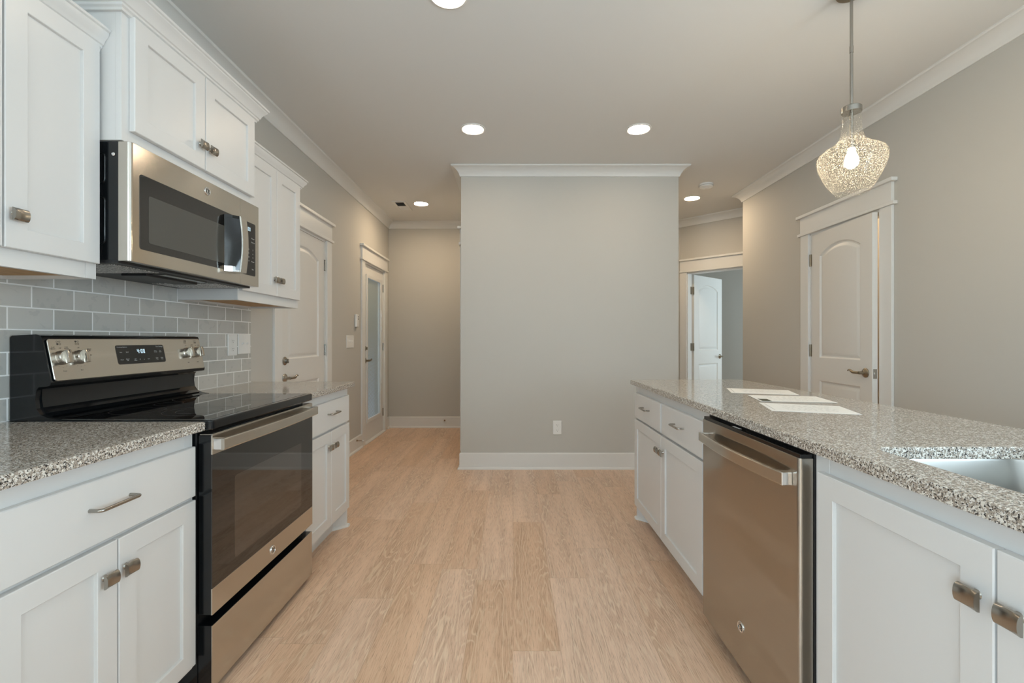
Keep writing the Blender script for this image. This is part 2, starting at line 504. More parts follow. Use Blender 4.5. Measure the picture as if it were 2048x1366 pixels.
# rear windows and two side windows added for fill: frames with panes
def window(k, Mx, w, h):
    t = thing('window_%d' % k, None, None, Mx.translation, kind='structure')
    R = Mx.copy()
    f = MB(R)
    for x0, x1, z0, z1 in ((0, w, 0, 0.05), (0, w, h - 0.05, h), (0, 0.05, 0, h), (w - 0.05, w, 0, h), (0, w, h / 2 - 0.02, h / 2 + 0.02)):
        f.box(x0, x1, 0.04, 0.10, z0, z1)
    f.build('window_frame', M['trim'], t)
    MB(R).box(0.04, w - 0.04, 0.068, 0.074, 0.04, h - 0.04).build('window_pane', M['pane'], t)
k = 1
for a, b in WIN:
    window(k, Matrix(((-1, 0, 0, b), (0, -1, 0, YREAR), (0, 0, 1, 0.62), (0, 0, 0, 1))), b - a, 1.66); k += 1
window(k, Matrix(((0, 1, 0, XR), (-1, 0, 0, 0.40), (0, 0, 1, 0.65), (0, 0, 0, 1))), 1.5, 1.5); k += 1  # added on the right, out of view, to light the tile
window(k, Matrix(((0, -1, 0, XL), (1, 0, 0, -2.65), (0, 0, 1, 0.65), (0, 0, 0, 1))), 1.5, 1.6)  # added on the left, out of view, to brighten the island fronts

# bedroom behind the diagonal wall, cupboard behind the right-hand door
BM = seg_matrix(LOOP[6], LOOP[7])[0]
b_ = MB(BM); b_.box(-2.0, 2.4, 3.0, 3.12, 0, H); structure(b_.build('wall_bedroom_far', M['wall']))
b_ = MB(BM); b_.box(-2.12, -2.0, 0.0, 3.12, 0, H); structure(b_.build('wall_bedroom_left', M['wall']))
b_ = MB(BM); b_.box(2.4, 2.52, 0.0, 3.12, 0, H); structure(b_.build('wall_bedroom_right', M['wall']))
b_ = MB(BM); b_.box(-2.0, -0.02, 0.0, 0.12, 0, H).box(1.55, 2.4, 0.0, 0.12, 0, H); structure(b_.build('wall_bedroom_near', M['wall']))
p_ = MB(); p_.box(3.25, 3.31, 2.7, 4.2, 0, H).box(2.61, 3.31, 2.64, 2.7, 0, H).box(2.61, 3.31, 4.2, 4.26, 0, H)
structure(p_.build('wall_pantry', M['wall']))
def bed_pt(t, n, z): return BM @ Vector((t, n, z))
lr = area_light('window_daylight', bed_pt(2.35, 1.7, 1.5), (PI / 2, 0, PI / 4), 1.3, 1.5, 62, (0.72, 0.90, 1.0))
lr.rotation_euler = Vector((0.707, -0.707, 0)).to_track_quat('Z', 'Y').to_euler()
lr = area_light('window_daylight', bed_pt(-1.15, 2.96, 1.4), (0, 0, 0), 0.7, 1.6, 12, (0.80, 0.93, 1.0))
lr.rotation_euler = Vector((0.707, 0.707, 0)).to_track_quat('Z', 'Y').to_euler()
pl = bpy.data.lights.new('cupboard_lamp', 'POINT'); pl.energy = 40; pl.color = (1.0, 0.75, 0.5); pl.shadow_soft_size = 0.06
plo = bpy.data.objects.new('cupboard_lamp', pl); plo.location = (2.95, 3.4, 2.55); COL.objects.link(plo)

# crown moulding, one piece per wall with mitred corners
CROWN = [(0.0, H - 0.087), (0.009, H - 0.087), (0.012, H - 0.080), (0.019, H - 0.060), (0.033, H - 0.040), (0.052, H - 0.024), (0.070, H - 0.015),
         (0.079, H - 0.013), (0.084, H - 0.007), (0.084, H), (0.0, H)]
BASE = [(0.0, 0.0), (0.030, 0.0), (0.029, 0.010), (0.022, 0.019), (0.014, 0.021), (0.014, 0.140), (0.008, 0.148), (0.0, 0.148)]

def moulding(name, prof, i, intervals=None, m=None):
    """profile swept along loop segment i; intervals are lengths along the segment, None = mitred end"""
    n = len(LOOP); offs = [offset_path(LOOP, -p, True) for p, z in prof]
    a = Vector(LOOP[i]); b = Vector(LOOP[(i + 1) % n]); d = (b - a).normalized(); nr = Vector((d.y, -d.x))
    mb = MB()
    for s0, s1 in (intervals or [(None, None)]):
        rs = []
        for s, idx in ((s0, i), (s1, (i + 1) % n)):
            if s is None: rs.append([(offs[k][idx].x, offs[k][idx].y, prof[k][1]) for k in range(len(prof))])
            else:
                q = a + d * s
                rs.append([(q.x + nr.x * p, q.y + nr.y * p, z) for p, z in prof])
        mb.rings(rs)
    return structure(mb.build(name, m or M['trim']))

for i in range(len(LOOP)): moulding('trim_%d' % (i + 1), CROWN, i)
y0 = -YREAR
moulding('baseboard_left', BASE, 0, [(None, y0 + 0.88), (y0 + 2.895, y0 + 3.163), (y0 + 4.165, y0 + 5.001), (y0 + 6.006, None)])
moulding('baseboard_back', BASE, 1)
moulding('baseboard_middle_left', BASE, 2, [(None, YB - 5.21), (YB - 4.25, None)])
moulding('baseboard_middle', BASE, 3)
moulding('baseboard_middle_right', BASE, 4)
moulding('baseboard_nook', BASE, 5)
moulding('baseboard_bedroom', BASE, 6, [(0.99, None)])
moulding('baseboard_return', BASE, 7)
moulding('baseboard_right', BASE, 8, [(None, 4.93 - 3.922), (4.93 - 2.963, None)])
moulding('baseboard_rear', BASE, 9)

# ---------------------------------------------------------------- doors (local frame: x along the wall, -y towards the room)
def arch_outline(x0, x1, z0, zs, za, ins=0.0, n=12):
    """panel outline, flat bottom, arched top; ins = inset"""
    c = (x0 + x1) / 2; w = (x1 - x0) / 2; s = za - zs
    R = (w * w + s * s) / (2 * s); cz = za - R
    hw = w - ins; Ri = R - ins; zb = z0 + ins
    a = math.asin(min(1, hw / Ri))
    pts = [(c - hw, zb), (c + hw, zb)]
    for k in range(n + 1):
        t = a - 2 * a * k / n
        pts.append((c + Ri * math.sin(t), cz + Ri * math.cos(t)))
    return pts

def rect_outline(x0, x1, z0, z1, ins=0.0):
    return [(x0 + ins, z0 + ins), (x1 - ins, z0 + ins), (x1 - ins, z1 - ins), (x0 + ins, z1 - ins)]

def panel_slab(Mx, w, h, th=0.035, y=0.0):
    """two-panel moulded slab with arched upper panel, both faces moulded"""
    mb = MB(Mx)
    st = 0.118
    x0, x1 = st, w - st
    lo0, lo1, up0, ups, upa = 0.23, 0.845, 1.03, h - 0.185, h - 0.115
    mb.add([(0, y, 0), (w, y, 0), (w, y + th, 0), (0, y + th, 0), (0, y, h), (w, y, h), (w, y + th, h), (0, y + th, h)],
           [(0, 1, 2, 3), (4, 7, 6, 5), (0, 3, 7, 4), (1, 5, 6, 2)])
    for yy, s in ((y, 1), (y + th, -1)):
        def q(poly): mb.add([(a, yy, b) for a, b in poly], [list(range(len(poly)))])
        q([(0, 0), (x0, 0), (x0, h), (0, h)]); q([(x1, 0), (w, 0), (w, h), (x1, h)])
        q([(x0, 0), (x1, 0), (x1, lo0), (x0, lo0)]); q([(x0, lo1), (x1, lo1), (x1, up0), (x0, up0)])
        arch = arch_outline(x0, x1, up0, ups, upa)[2:]
        q([(x0, h), (x1, h)] + arch)
        for f in (lambda i: arch_outline(x0, x1, up0, ups, upa, i), lambda i: rect_outline(x0, x1, lo0, lo1, i)):
            rs = [[(a, yy + s * d, b) for a, b in f(i)] for i, d in ((0, 0), (0.004, 0.004), (0.010, 0.0105), (0.020, 0.0115), (0.040, 0.003), (0.046, 0.002))]
            mb.rings(rs, False, True)
    return mb

def lever(Mx, parent, x, z, sgn, mat, world=False, name='lever_handle'):
    """rose and curved lever; sgn = direction the lever points along x"""
    mb = MB(Mx)
    mb.lathe([(0.033, 0.0), (0.033, 0.004), (0.028, 0.010), (0.015, 0.014), (0.011, 0.018), (0.011, 0.045), (0.0, 0.048)], M=T(x, 0, z) @ rotx(PI / 2), n=24)
    pts = []; rad = []
    for k in range(13):
        t = k / 12.0
        pts.append((x + sgn * (0.005 + 0.115 * t), -0.044 - 0.006 * math.sin(PI * t), z + (0.0 if t < 0.4 else 0.016 * math.sin((t - 0.4) / 0.6 * PI * 0.75) ** 2)))
        rad.append(0.0095 if t < 0.5 else 0.0095 - 0.0055 * (t - 0.5) / 0.5)
    mb.tube(pts, rad, 12)
    return mb.build(name, mat, parent, world)

def hinge(Mx, parent, x, z, mat):
    mb = MB(Mx)
    mb.lathe([(0.0065, -0.05), (0.0065, 0.05)], M=T(x, -0.004, z), n=12)
    mb.box(x - 0.016, x + 0.016, -0.001, 0.002, z - 0.05, z + 0.05)
    mb.build('hinge', mat, parent, False)

def door_unit(k, loc, rz, w, casing=(0.105, 0.105), recess=0.02, slab=True, swing=0.0, hinge_side=1, style='panel', hard='bronze',
              deadbolt=False, left_cap=0.028, jamb_depth=TH, inward=False):
    t = thing('door_%d' % k, None, None, loc, rz, kind='structure')
    hgt = DOOR_H
    I = Matrix.Identity(4)
    cl, cr = casing
    MB().box(-cl, -0.004, -0.018, 0, 0, 2.065, 0.002).build('casing', M['trim'], t, False)
    MB().box(w + 0.004, w + cr, -0.018, 0, 0, 2.065, 0.002).build('casing', M['trim'], t, False)
    hd = MB()
    hd.box(-cl - left_cap, w + cr + 0.028, -0.030, 0, 2.065, 2.088, 0.003)
    hd.box(-cl, w + cr, -0.020, 0, 2.088, 2.216)
    hd.box(-cl - left_cap, w + cr + 0.028, -0.042, 0, 2.216, 2.240, 0.003)
    hd.build('header', M['trim'], t, False)
    jb = MB()
    jb.box(-0.018, 0.006, -0.001, jamb_depth, 0, hgt).box(w - 0.006, w + 0.018, -0.001, jamb_depth, 0, hgt).box(0.006, w - 0.006, -0.001, jamb_depth, hgt - 0.006, hgt + 0.018)
    sy = recess + 0.035
    if not inward:
        jb.box(0.006, 0.018, sy + 0.002, sy + 0.03, 0, hgt).box(w - 0.018, w - 0.006, sy + 0.002, sy + 0.03, 0, hgt).box(0.006, w - 0.006, sy + 0.002, sy + 0.03, hgt - 0.018, hgt)
    jb.build('jamb', M['trim'], t, False)
    if not slab: return t
    sw, sh = w - 0.018, hgt - 0.016
    # slab matrix: hinge at x=0 (hinge_side -1) or x=w (hinge_side 1)
    if hinge_side > 0: S = T(w - 0.009, recess, 0.008) @ rotz(swing) @ T(-sw, 0, 0)
    else: S = T(0.009, recess, 0.008) @ rotz(-swing) @ T(0, 0, 0)
    return t, S, sw, sh

def door_set(k, loc, rz, w, lever_z=0.93, **kw):
    style = kw.get('style', 'panel'); hs = kw.get('hinge_side', 1); mat = M[kw.get('hard', 'bronze')]
    t, S, sw, sh = door_unit(k, loc, rz, w, **kw)
    if style == 'panel':
        sl = panel_slab(S, sw, sh).build('door_panel', M['door'], t, False)
    lx = 0.062 if hs > 0 else sw - 0.062
    lever(S, sl, lx, lever_z, hs, mat)
    if kw.get('deadbolt'):
        mb = MB(S)
        mb.lathe([(0.031, 0), (0.031, 0.005), (0.024, 0.011), (0.010, 0.013), (0.0, 0.013)], M=T(lx, 0, 1.018) @ rotx(PI / 2), n=24)
        mb.box(lx - 0.004, lx + 0.004, -0.032, -0.012, 1.018 - 0.016, 1.018 + 0.016, 0.002)
        mb.build('deadbolt', mat, sl, False)
    hx = sw + 0.004 if hs > 0 else -0.004
    for hz in (0.24, 1.085, 1.835): hinge(S, sl, hx, hz, mat)
    return t, S, sl, sw

# door 1: left wall next to the cabinets (x runs away from the camera)
door_set(1, (XL, D1[0], 0), PI / 2, D1[1] - D1[0], lever_z=0.892, deadbolt=True, hard='nickel', recess=0.004)
# door 3: right wall, ajar
t3, S3, sl3, sw3 = door_set(3, (XR, D3[1], 0), -PI / 2, D3[1] - D3[0], lever_z=0.945, recess=0.0, hinge_side=-1, swing=math.radians(4.2))
mb = MB(S3); mb.box(sw3 - 0.0005, sw3 + 0.0012, 0.006, 0.030, 0.91, 0.975, 0.0004).box(sw3, sw3 + 0.006, 0.012, 0.024, 0.933, 0.952, 0.001)
mb.build('latch_plate', M['nickel'], sl3, False)
# door 4: bedroom door standing open inward
t4, S4, sw4, sh4 = door_unit(4, (BM @ Vector((D4[0], 0, 0))), -PI / 4, D4[1] - D4[0], casing=(0.094, 0.105), recess=0.0, hinge_side=-1, left_cap=0.0, inward=True)
S4 = T(0.030, TH + 0.020, 0.008) @ rotz(math.radians(84)) @ T(0.0, -0.0, 0)
sl4 = panel_slab(S4, 0.755, sh4).build('door_panel', M['door'], t4, False)
lever(S4, sl4, 0.755 - 0.062, 0.935, -1, M['bronze'])
lever(S4 @ T(0, 0.035, 0) @ rotz(PI), sl4, -(0.755 - 0.062), 0.935, 1, M['bronze'])
for hz in (0.24, 1.085, 1.835):
    mb = MB(); mb.lathe([(0.007, hz - 0.05), (0.007, hz + 0.05)], M=T(0.021, TH + 0.012, 0), n=12)
    mb.box(0.0055, 0.009, TH - 0.04, TH, hz - 0.05, hz + 0.05).box(0.012, 0.034, TH + 0.010, TH + 0.018, hz - 0.05, hz + 0.05)
    mb.build('hinge', M['bronze'], sl4, False)
# door 5: on the hidden flank of the middle wall, only its header shows
door_set(5, (-0.476, D5[1], 0), -PI / 2, D5[1] - D5[0], recess=0.02, hinge_side=-1)

# door 2: glazed outside door with blinds between the panes
w2 = D2[1] - D2[0]
t2, S2, sw2, sh2 = door_unit(2, (XL, D2[0], 0), PI / 2, w2, recess=0.012)
mb = MB(S2)
gx0, gx1, gz0, gz1 = 0.125, sw2 - 0.125, 0.24, 1.90
mb.box(0, gx0, 0, 0.044, 0, sh2).box(gx1, sw2, 0, 0.044, 0, sh2).box(gx0, gx1, 0, 0.044, 0, gz0).box(gx0, gx1, 0, 0.044, gz1, sh2)
s2 = mb.build('door_panel', M['door'], t2, False)
mb = MB(S2)
for a0, a1, b0, b1 in ((gx0 - 0.03, gx0 + 0.012, gz0 - 0.03, gz1 + 0.03), (gx1 - 0.012, gx1 + 0.03, gz0 - 0.03, gz1 + 0.03)):
    mb.box(a0, a1, -0.012, 0.0, b0, b1, 0.004)
for b0, b1 in ((gz0 - 0.03, gz0 + 0.012), (gz1 - 0.012, gz1 + 0.03)): mb.box(gx0 + 0.012, gx1 - 0.012, -0.012, 0.0, b0, b1, 0.004)
mb.build('glazing_frame', M['door'], t2, False)
MB(S2).box(gx0, gx1, 0.006, 0.010, gz0, gz1).build('glass_pane', M['pane'], t2, False)
mb = MB(S2)
nsl = 108
for i in range(nsl):
    z = gz0 + 0.012 + (gz1 - gz0 - 0.024) * i / (nsl - 1)
    tl = math.radians(75)
    dy, dz = 0.5 * 0.0155 * math.cos(tl), 0.5 * 0.0155 * math.sin(tl)
    mb.add([(gx0 + 0.006, 0.024 - dy, z + dz), (gx1 - 0.006, 0.024 - dy, z + dz), (gx1 - 0.006, 0.024 + dy, z - dz), (gx0 + 0.006, 0.024 + dy, z - dz)], [(0, 1, 2, 3)])
mb.build('blinds', M['slat'], t2, False, fix=False)
mb = MB(S2)
mb.box(gx1 - 0.004, gx1 + 0.012, -0.020, -0.012, 0.62, 1.55, 0.002).box(gx1 - 0.010, gx1 + 0.018, -0.028, -0.012, 1.29, 1.34, 0.003).box(gx1 - 0.010, gx1 + 0.018, -0.028, -0.012, 1.45, 1.50, 0.003)
mb.build('blind_slider', M['trim'], t2, False)
lever(S2, s2, 0.062, 0.935, 1, M['bronze'])
mb = MB(S2); mb.lathe([(0.029, 0), (0.029, 0.005), (0.022, 0.012), (0.0, 0.012)], M=T(0.062, 0, 1.075) @ rotx(PI / 2), n=24)
mb.box(0.058, 0.066, -0.032, -0.012, 1.06, 1.09, 0.002); mb.build('deadbolt', M['bronze'], s2, False)
for hz in (0.24, 1.085, 1.835): hinge(S2, s2, sw2 + 0.004, hz, M['nickel'])
MB().box(0.0, w2, -0.03, 0.10, 0.0, 0.012, 0.003).build('threshold', M['trim'], t2, False)

# ---------------------------------------------------------------- cabinet helpers (s = +1 faces +x, -1 faces -x)
def rect_rings(mb, s, xf, y0, y1, z0, z1, rs, cap0=True, cap1=True):
    """rs: list of (inset, depth outwards from xf)"""
    out = []
    for i, d in rs:
        x = xf + s * d
        out.append([(x, y0 + i, z0 + i), (x, y1 - i, z0 + i), (x, y1 - i, z1 - i), (x, y0 + i, z1 - i)])
    return mb.rings(out, cap0, cap1)

def shaker(s, xf, y0, y1, z0, z1, rail=0.058, th=0.019):
    mb = MB()
    return rect_rings(mb, s, xf, y0, y1, z0, z1, [(0, -th), (0, -0.002), (0.002, 0), (rail - 0.0015, 0), (rail, -0.0015), (rail + 0.001, -0.0085)])

def drawer_front(s, xf, y0, y1, z0, z1, th=0.019):
    mb = MB()
    return rect_rings(mb, s, xf, y0, y1, z0, z1, [(0, -th), (0, -0.0025), (0.0025, 0)])

def bar_pull(s, xf, yc, z, L=0.118, d=0.030, r=0.0048):
    pts = []
    h = L / 2; b = 0.010
    pts += [(xf, yc - h, z), (xf + s * (d - b), yc - h, z)]
    for k in range(1, 5):
        a = PI / 2 * k / 4
        pts.append((xf + s * (d - b + b * math.sin(a)), yc - h + b * (1 - math.cos(a)), z))
    for k in range(0, 5):
        a = PI / 2 * k / 4
        pts.append((xf + s * (d - b + b * math.cos(a)), yc + h - b + b * math.sin(a), z))
    pts.append((xf, yc + h, z))
    return MB().tube(pts, r, 12)

def d_knob(s, xf, yc, z):
    """short bar knob with a D-shaped section on a round post"""
    mb = MB()
    rs = []
    for j in range(7):
        u = -1 + 2 * j / 6.0
        y = yc + 0.0185 * u
        sad = 0.0036 * (1 - u * u)
        ring = []
        for k in range(11):
            a = -PI / 2 + PI * k / 10
            ring.append((xf + s * (0.0145 + (0.0105 - sad) * max(0.0, math.cos(a)) ** 0.7), y, z + 0.0172 * math.sin(a)))
        rs.append(ring)
    mb.rings(rs)
    mb.lathe([(0.0085, 0.0), (0.0055, 0.006), (0.0055, 0.015)], M=T(xf, yc, z + 0.004) @ roty(s * PI / 2), n=14)
    return mb

def carcass(t, s, xframe, xback, y0, y1, z0, z1, toe=0.105, rails=(), stiles=(), m=None, full_sides=(False, False), base=True, bottom_mat=None, near_wall=0.0):
    """hollow cabinet box with a face frame; rails = z intervals, stiles = y intervals"""
    m = m or M['cab']
    mb = MB(); th = 0.016
    xi = xframe - s * 0.019
    zb = z0 + toe if base else z0
    for (ya, yb, full) in ((y0, y0 + th, full_sides[0]), (y1 - th, y1, full_sides[1])):
        mb.box(xback, xi, ya, yb, z0 if full else zb, z1)
    mb.box(xback, xback + s * 0.008, y0 + th, y1 - th, zb, z1)
    if base:
        mb.box(xback + s * 0.008, xi, y0 + th, y1 - th, zb, zb + th)
        mb.box(xi - s * 0.060, xi - s * 0.045, y0 + (0.0 if not full_sides[0] else th), y1 - (0.0 if not full_sides[1] else th), z0, zb)
    else:
        mb.box(xback + s * 0.008, xi, y0 + th, y1 - th, z1 - th, z1)
    mb.build('carcass', m, t)
    fr = MB()
    for ya, yb in stiles: fr.box(xi, xframe, ya, yb, zb, z1, 0.0008)
    for za, zc in rails: fr.box(xi, xframe - s * 0.0006, y0 + 0.038, y1 - 0.038, za, zc)
    fr.build('face_frame', m, t)

def cab_door(t, s, xf, y0, y1, z0, z1, knob):
    d = shaker(s, xf, y0, y1, z0, z1).build('door', M['cab'], t)
    if knob: d_knob(s, xf, knob[0], knob[1]).build('knob', M['nickel'], d)
    return d

def cab_drawer(t, s, xf, y0, y1, z0, z1, pull_y, pz):
    d = drawer_front(s, xf, y0, y1, z0, z1).build('drawer', M['cab'], t)
    bar_pull(s, xf, pull_y, pz).build('pull', M['nickel'], d)
    return d

def toe_corner(t, s, xframe, yend):
    """angled foot that closes the toe space at the end of a run, with shoe moulding"""
    ds = -s
    pts = [(xframe, yend), (xframe, yend - 0.014), (xframe + ds * 0.115, yend - 0.112), (xframe + ds * 0.115, yend)]
    MB().prism(pts, 0.0, 0.106).build('toe_corner', M['cab'], t)
    path = [(xframe + ds * 0.115, yend - 0.112), (xframe, yend - 0.014), (xframe, yend + 0.0005), (xframe + ds * 0.30, yend + 0.0005)]
    prof = [(0, 0), (0.013, 0), (0.0125, 0.007), (0.008, 0.014), (0, 0.018)]
    MB().sweep(path, prof, side=(-1 if s > 0 else 1)).build('shoe_moulding', M['trim'], t)

CT, CB = 0.914, 0.884     # worktop top and underside
# --- left run
XLF, XLD = -1.053, -1.034
t = thing('base_cabinet', 'white shaker base cabinet under the near granite worktop, left of the range', 'cabinet', (-1.35, 1.19, 0), group='base cabinets')
carcass(t, 1, XLF, XL + 0.002, 0.885, 1.494, 0, CB, rails=((0.105, 0.135), (0.655, 0.68), (0.83, CB)), stiles=((0.885, 0.923), (1.456, 1.494)))
cab_drawer(t, 1, XLD, 0.900, 1.484, 0.674, 0.835, 1.170, 0.765)
cab_door(t, 1, XLD, 0.900, 1.1905, 0.125, 0.661, (1.1525, 0.5755))
cab_door(t, 1, XLD, 1.1945, 1.484, 0.125, 0.661, (1.2145, 0.5755))

t = thing('base_cabinet', 'narrow white base cabinet with drawer at the end of the run, past the range', 'cabinet', (-1.35, 2.575, 0), group='base cabinets')
carcass(t, 1, XLF, XL + 0.002, 2.262, 2.892, 0, CB, rails=((0.105, 0.135), (0.655, 0.68), (0.83, CB)), stiles=((2.262, 2.30), (2.854, 2.892)), full_sides=(False, True))
cab_drawer(t, 1, XLD, 2.274, 2.872, 0.674, 0.835, 2.600, 0.765)
cab_door(t, 1, XLD, 2.274, 2.588, 0.125, 0.661, (2.555, 0.5755))
cab_door(t, 1, XLD, 2.592, 2.876, 0.125, 0.661, (2.628, 0.5755))
toe_corner(t, 1, XLF, 2.892)

def corner_rect(x0, x1, y0, y1, r, which):
    """rectangle with one or more rounded corners (which: set of 'x+y+' style keys)"""
    pts = []
    for (cx, cy, key, a0) in ((x1, y0, '+-', -90), (x1, y1, '++', 0), (x0, y1, '-+', 90), (x0, y0, '--', 180)):
        if key in which:
            ox = cx - r if key[0] == '+' else cx + r
            oy = cy - r if key[1] == '+' else cy + r
            for k in range(6):
                a = math.radians(a0 + 90.0 * k / 5)
                pts.append((ox + r * math.cos(a), oy + r * math.sin(a)))
        else: pts.append((cx, cy))
    return pts

XLE = -1.012
o = MB().prism([(XL + 0.001, 0.875), (XLE, 0.875), (XLE, 1.4955), (XL + 0.001, 1.4955)], CB, CT, 0.004).build('worktop', M['granite'])
tag(o, 'speckled grey granite worktop in the near left corner, before the range', 'worktop', 'granite worktops')
o = MB().prism(corner_rect(XL + 0.001, XLE, 2.2595, 2.921, 0.018, {'++'}), CB, CT, 0.004).build('worktop', M['granite'])
tag(o, 'short granite worktop just past the range, over the narrow cabinet', 'worktop', 'granite worktops')

# backsplash
bs = MB()
bs.box(0, 0.0072, 0.92 - 1.574, 2.892 - 1.574, 0, 1.455 - CT)
o = bs.build('tiled_backsplash', M['tile'], world=False)
o.location = (XL + 0.0012, 1.574, CT + 0.0005)
tag(o, 'grey glazed subway tile backsplash with white grout above the worktop', 'backsplash')

# --- wall cabinets
def cab_crown(path, z0, z1, p, side):
    hgt = z1 - z0
    prof = [(0, z0), (0.010, z0), (0.012, z0 + 0.10 * hgt), (0.018, z0 + 0.16 * hgt), (0.018, z0 + 0.26 * hgt), (0.023, z0 + 0.30 * hgt), (0.028, z0 + 0.48 * hgt),
            (0.038, z0 + 0.66 * hgt), (p - 0.006, z0 + 0.78 * hgt), (p - 0.006, z0 + 0.84 * hgt), (p, z0 + 0.88 * hgt), (p, z1), (0, z1)]
    return MB().sweep(path, prof, side)

XWF, XWD = -1.367, -1.348
xw = XL + 0.010
t = thing('wall_cabinet', 'white shaker wall cabinet at the near left, beside the microwave', 'cabinet', (-1.5, 1.2, 1.381), group='wall cabinets')
carcass(t, 1, XWF, xw, 0.925, 1.492, 1.381, 2.195, base=False, rails=((1.381, 1.437), (2.10, 2.195)), stiles=((0.925, 0.963), (1.455, 1.492)))
MB().box(xw, XWF - 0.02, 0.942, 1.476, 1.392, 1.400).build('bottom_panel', M['tan'], t)
cab_door(t, 1, XWD, 0.936, 1.2025, 1.4305, 2.150, (1.147, 1.521))
cab_door(t, 1, XWD, 1.2075, 1.486, 1.4305, 2.150, (1.230, 1.521))
cab_crown([(xw, 0.925), (XWF, 0.925), (XWF, 1.495)], 2.130, 2.200, 0.046, -1).build('crown', M['cab'], t)

t = thing('wall_cabinet', 'white wall cabinet hung between microwave and panelled door', 'cabinet', (-1.5, 2.575, 1.381), group='wall cabinets')
carcass(t, 1, XWF, xw, 2.259, 2.892, 1.381, 2.195, base=False, rails=((1.381, 1.437), (2.10, 2.195)), stiles=((2.259, 2.297), (2.854, 2.892)))
MB().box(xw, XWF - 0.02, 2.276, 2.876, 1.392, 1.400).build('bottom_panel', M['tan'], t)
cab_door(t, 1, XWD, 2.270, 2.598, 1.4305, 2.150, (2.573, 1.521))
cab_door(t, 1, XWD, 2.602, 2.882, 1.4305, 2.150, (2.629, 1.521))
cab_crown([(XWF, 2.257), (XWF, 2.892), (xw, 2.892)], 2.135, 2.203, 0.046, -1).build('crown', M['cab'], t)

XMF, XMD = -1.288, -1.268
t = thing('wall_cabinet', 'short white two-door cabinet mounted over the microwave, taller than its neighbours', 'cabinet', (-1.5, 1.876, 1.841), group='wall cabinets')
carcass(t, 1, XMF, XL + 0.002, 1.4965, 2.2565, 1.841, 2.335, base=False, rails=((1.841, 1.89), (2.24, 2.335)), stiles=((1.4965, 1.5345), (2.2185, 2.2565)))
MB().box(XL + 0.01, XMF - 0.02, 1.513, 2.240, 1.8425, 1.850).build('bottom_panel', M['cab'], t)
cab_door(t, 1, XMD, 1.526, 1.8755, 1.882, 2.266, (1.846, 1.974))
cab_door(t, 1, XMD, 1.8795, 2.2355, 1.882, 2.266, (1.906, 1.974))
cab_crown([(XL + 0.002, 1.4965), (XMF, 1.4965), (XMF, 2.2565), (XL + 0.002, 2.2565)], 2.262, 2.341, 0.053, -1).build('crown', M['cab'], t)

# --- island
XIF, XID = 0.819, 0.800
XIB = 1.42
t = thing('island_cabinet', 'white island cabinet at the far end with two drawers over two doors', 'cabinet', (1.12, 2.45, 0), group='base cabinets')
carcass(t, -1, XIF, XIB, 1.893, 3.014, 0, CB, toe=0.090, rails=((0.090, 0.125), (0.655, 0.68), (0.83, CB)), stiles=((1.893, 1.931), (2.436, 2.484), (2.967, 3.014)), full_sides=(False, True))
cab_drawer(t, -1, XID, 1.925, 2.450, 0.677, 0.836, 2.190, 0.765)
cab_drawer(t, -1, XID, 2.472, 2.995, 0.677, 0.836, 2.728, 0.765)
cab_door(t, -1, XID, 1.925, 2.4585, 0.100, 0.664, (2.425, 0.578))
cab_door(t, -1, XID, 2.4625, 2.997, 0.100, 0.664, (2.495, 0.578))
toe_corner(t, -1, XIF, 3.014)

t = thing('sink_cabinet', 'white two-door sink base cabinet nearest on the island', 'cabinet', (1.12, 0.745, 0), group='base cabinets')
carcass(t, -1, XIF, XIB, 0.28, 1.229, 0, CB, toe=0.098, rails=((0.098, 0.125), (0.80, CB)), stiles=((0.28, 0.318), (1.177, 1.229)))
cab_door(t, -1, XID, 0.292, 0.7535, 0.108, 0.836, (0.719, 0.741))
cab_door(t, -1, XID, 0.7575, 1.197, 0.108, 0.836, (0.7845, 0.741))

# island worktop with the sink cut-out
XI0, XI1, YI0, YI1 = 0.790, 1.54, 0.225, 3.072
SK = (0.8965, 1.300, 0.405, 1.143)
def holed_slab(outer, hole, z0, z1, b):
    mb = MB()
    def ins(poly, d): return [tuple(p) for p in offset_path(poly, d, True)]
    # both outlines run counter-clockwise: +d insets the outer edge, -d widens the hole
    o0, o1 = ins(outer, b), outer
    h0, h1 = ins(hole, -0.0025), hole
    mb.rings([[(x, y, z0) for x, y in o1], [(x, y, z1 - b) for x, y in o1], [(x, y, z1 - 0.3 * b) for x, y in ins(outer, 0.3 * b)], [(x, y, z1) for x, y in o0]], False, False)
    mb.rings([[(x, y, z0) for x, y in h1], [(x, y, z1 - 0.0025) for x, y in h1], [(x, y, z1) for x, y in h0]], False, False)
    for z, po, ph in ((z1, o0, h0), (z0, o1, h1)):
        bm = bmesh.new(); ed = []
        for poly in (po, ph):
            vv = [bm.verts.new((x, y, z)) for x, y in poly]
            for i in range(len(vv)): ed.append(bm.edges.new((vv[i - 1], vv[i])))
        bmesh.ops.triangle_fill(bm, use_beauty=True, use_dissolve=False, edges=ed)
        bm.verts.index_update()
        mb.add([v.co[:] for v in bm.verts], [[v.index for v in f.verts] for f in bm.faces])
        bm.free()
    return mb
hole = rrect(SK[0], SK[1], SK[2], SK[3], 0.055)
o = holed_slab(corner_rect(XI0, XI1, YI0, YI1, 0.012, {'-+', '++'}), hole, CB, CT, 0.004).build('island_worktop', M['granite'])
tag(o, 'long speckled granite worktop over the island, with the sink cut-out', 'worktop', 'granite worktops')

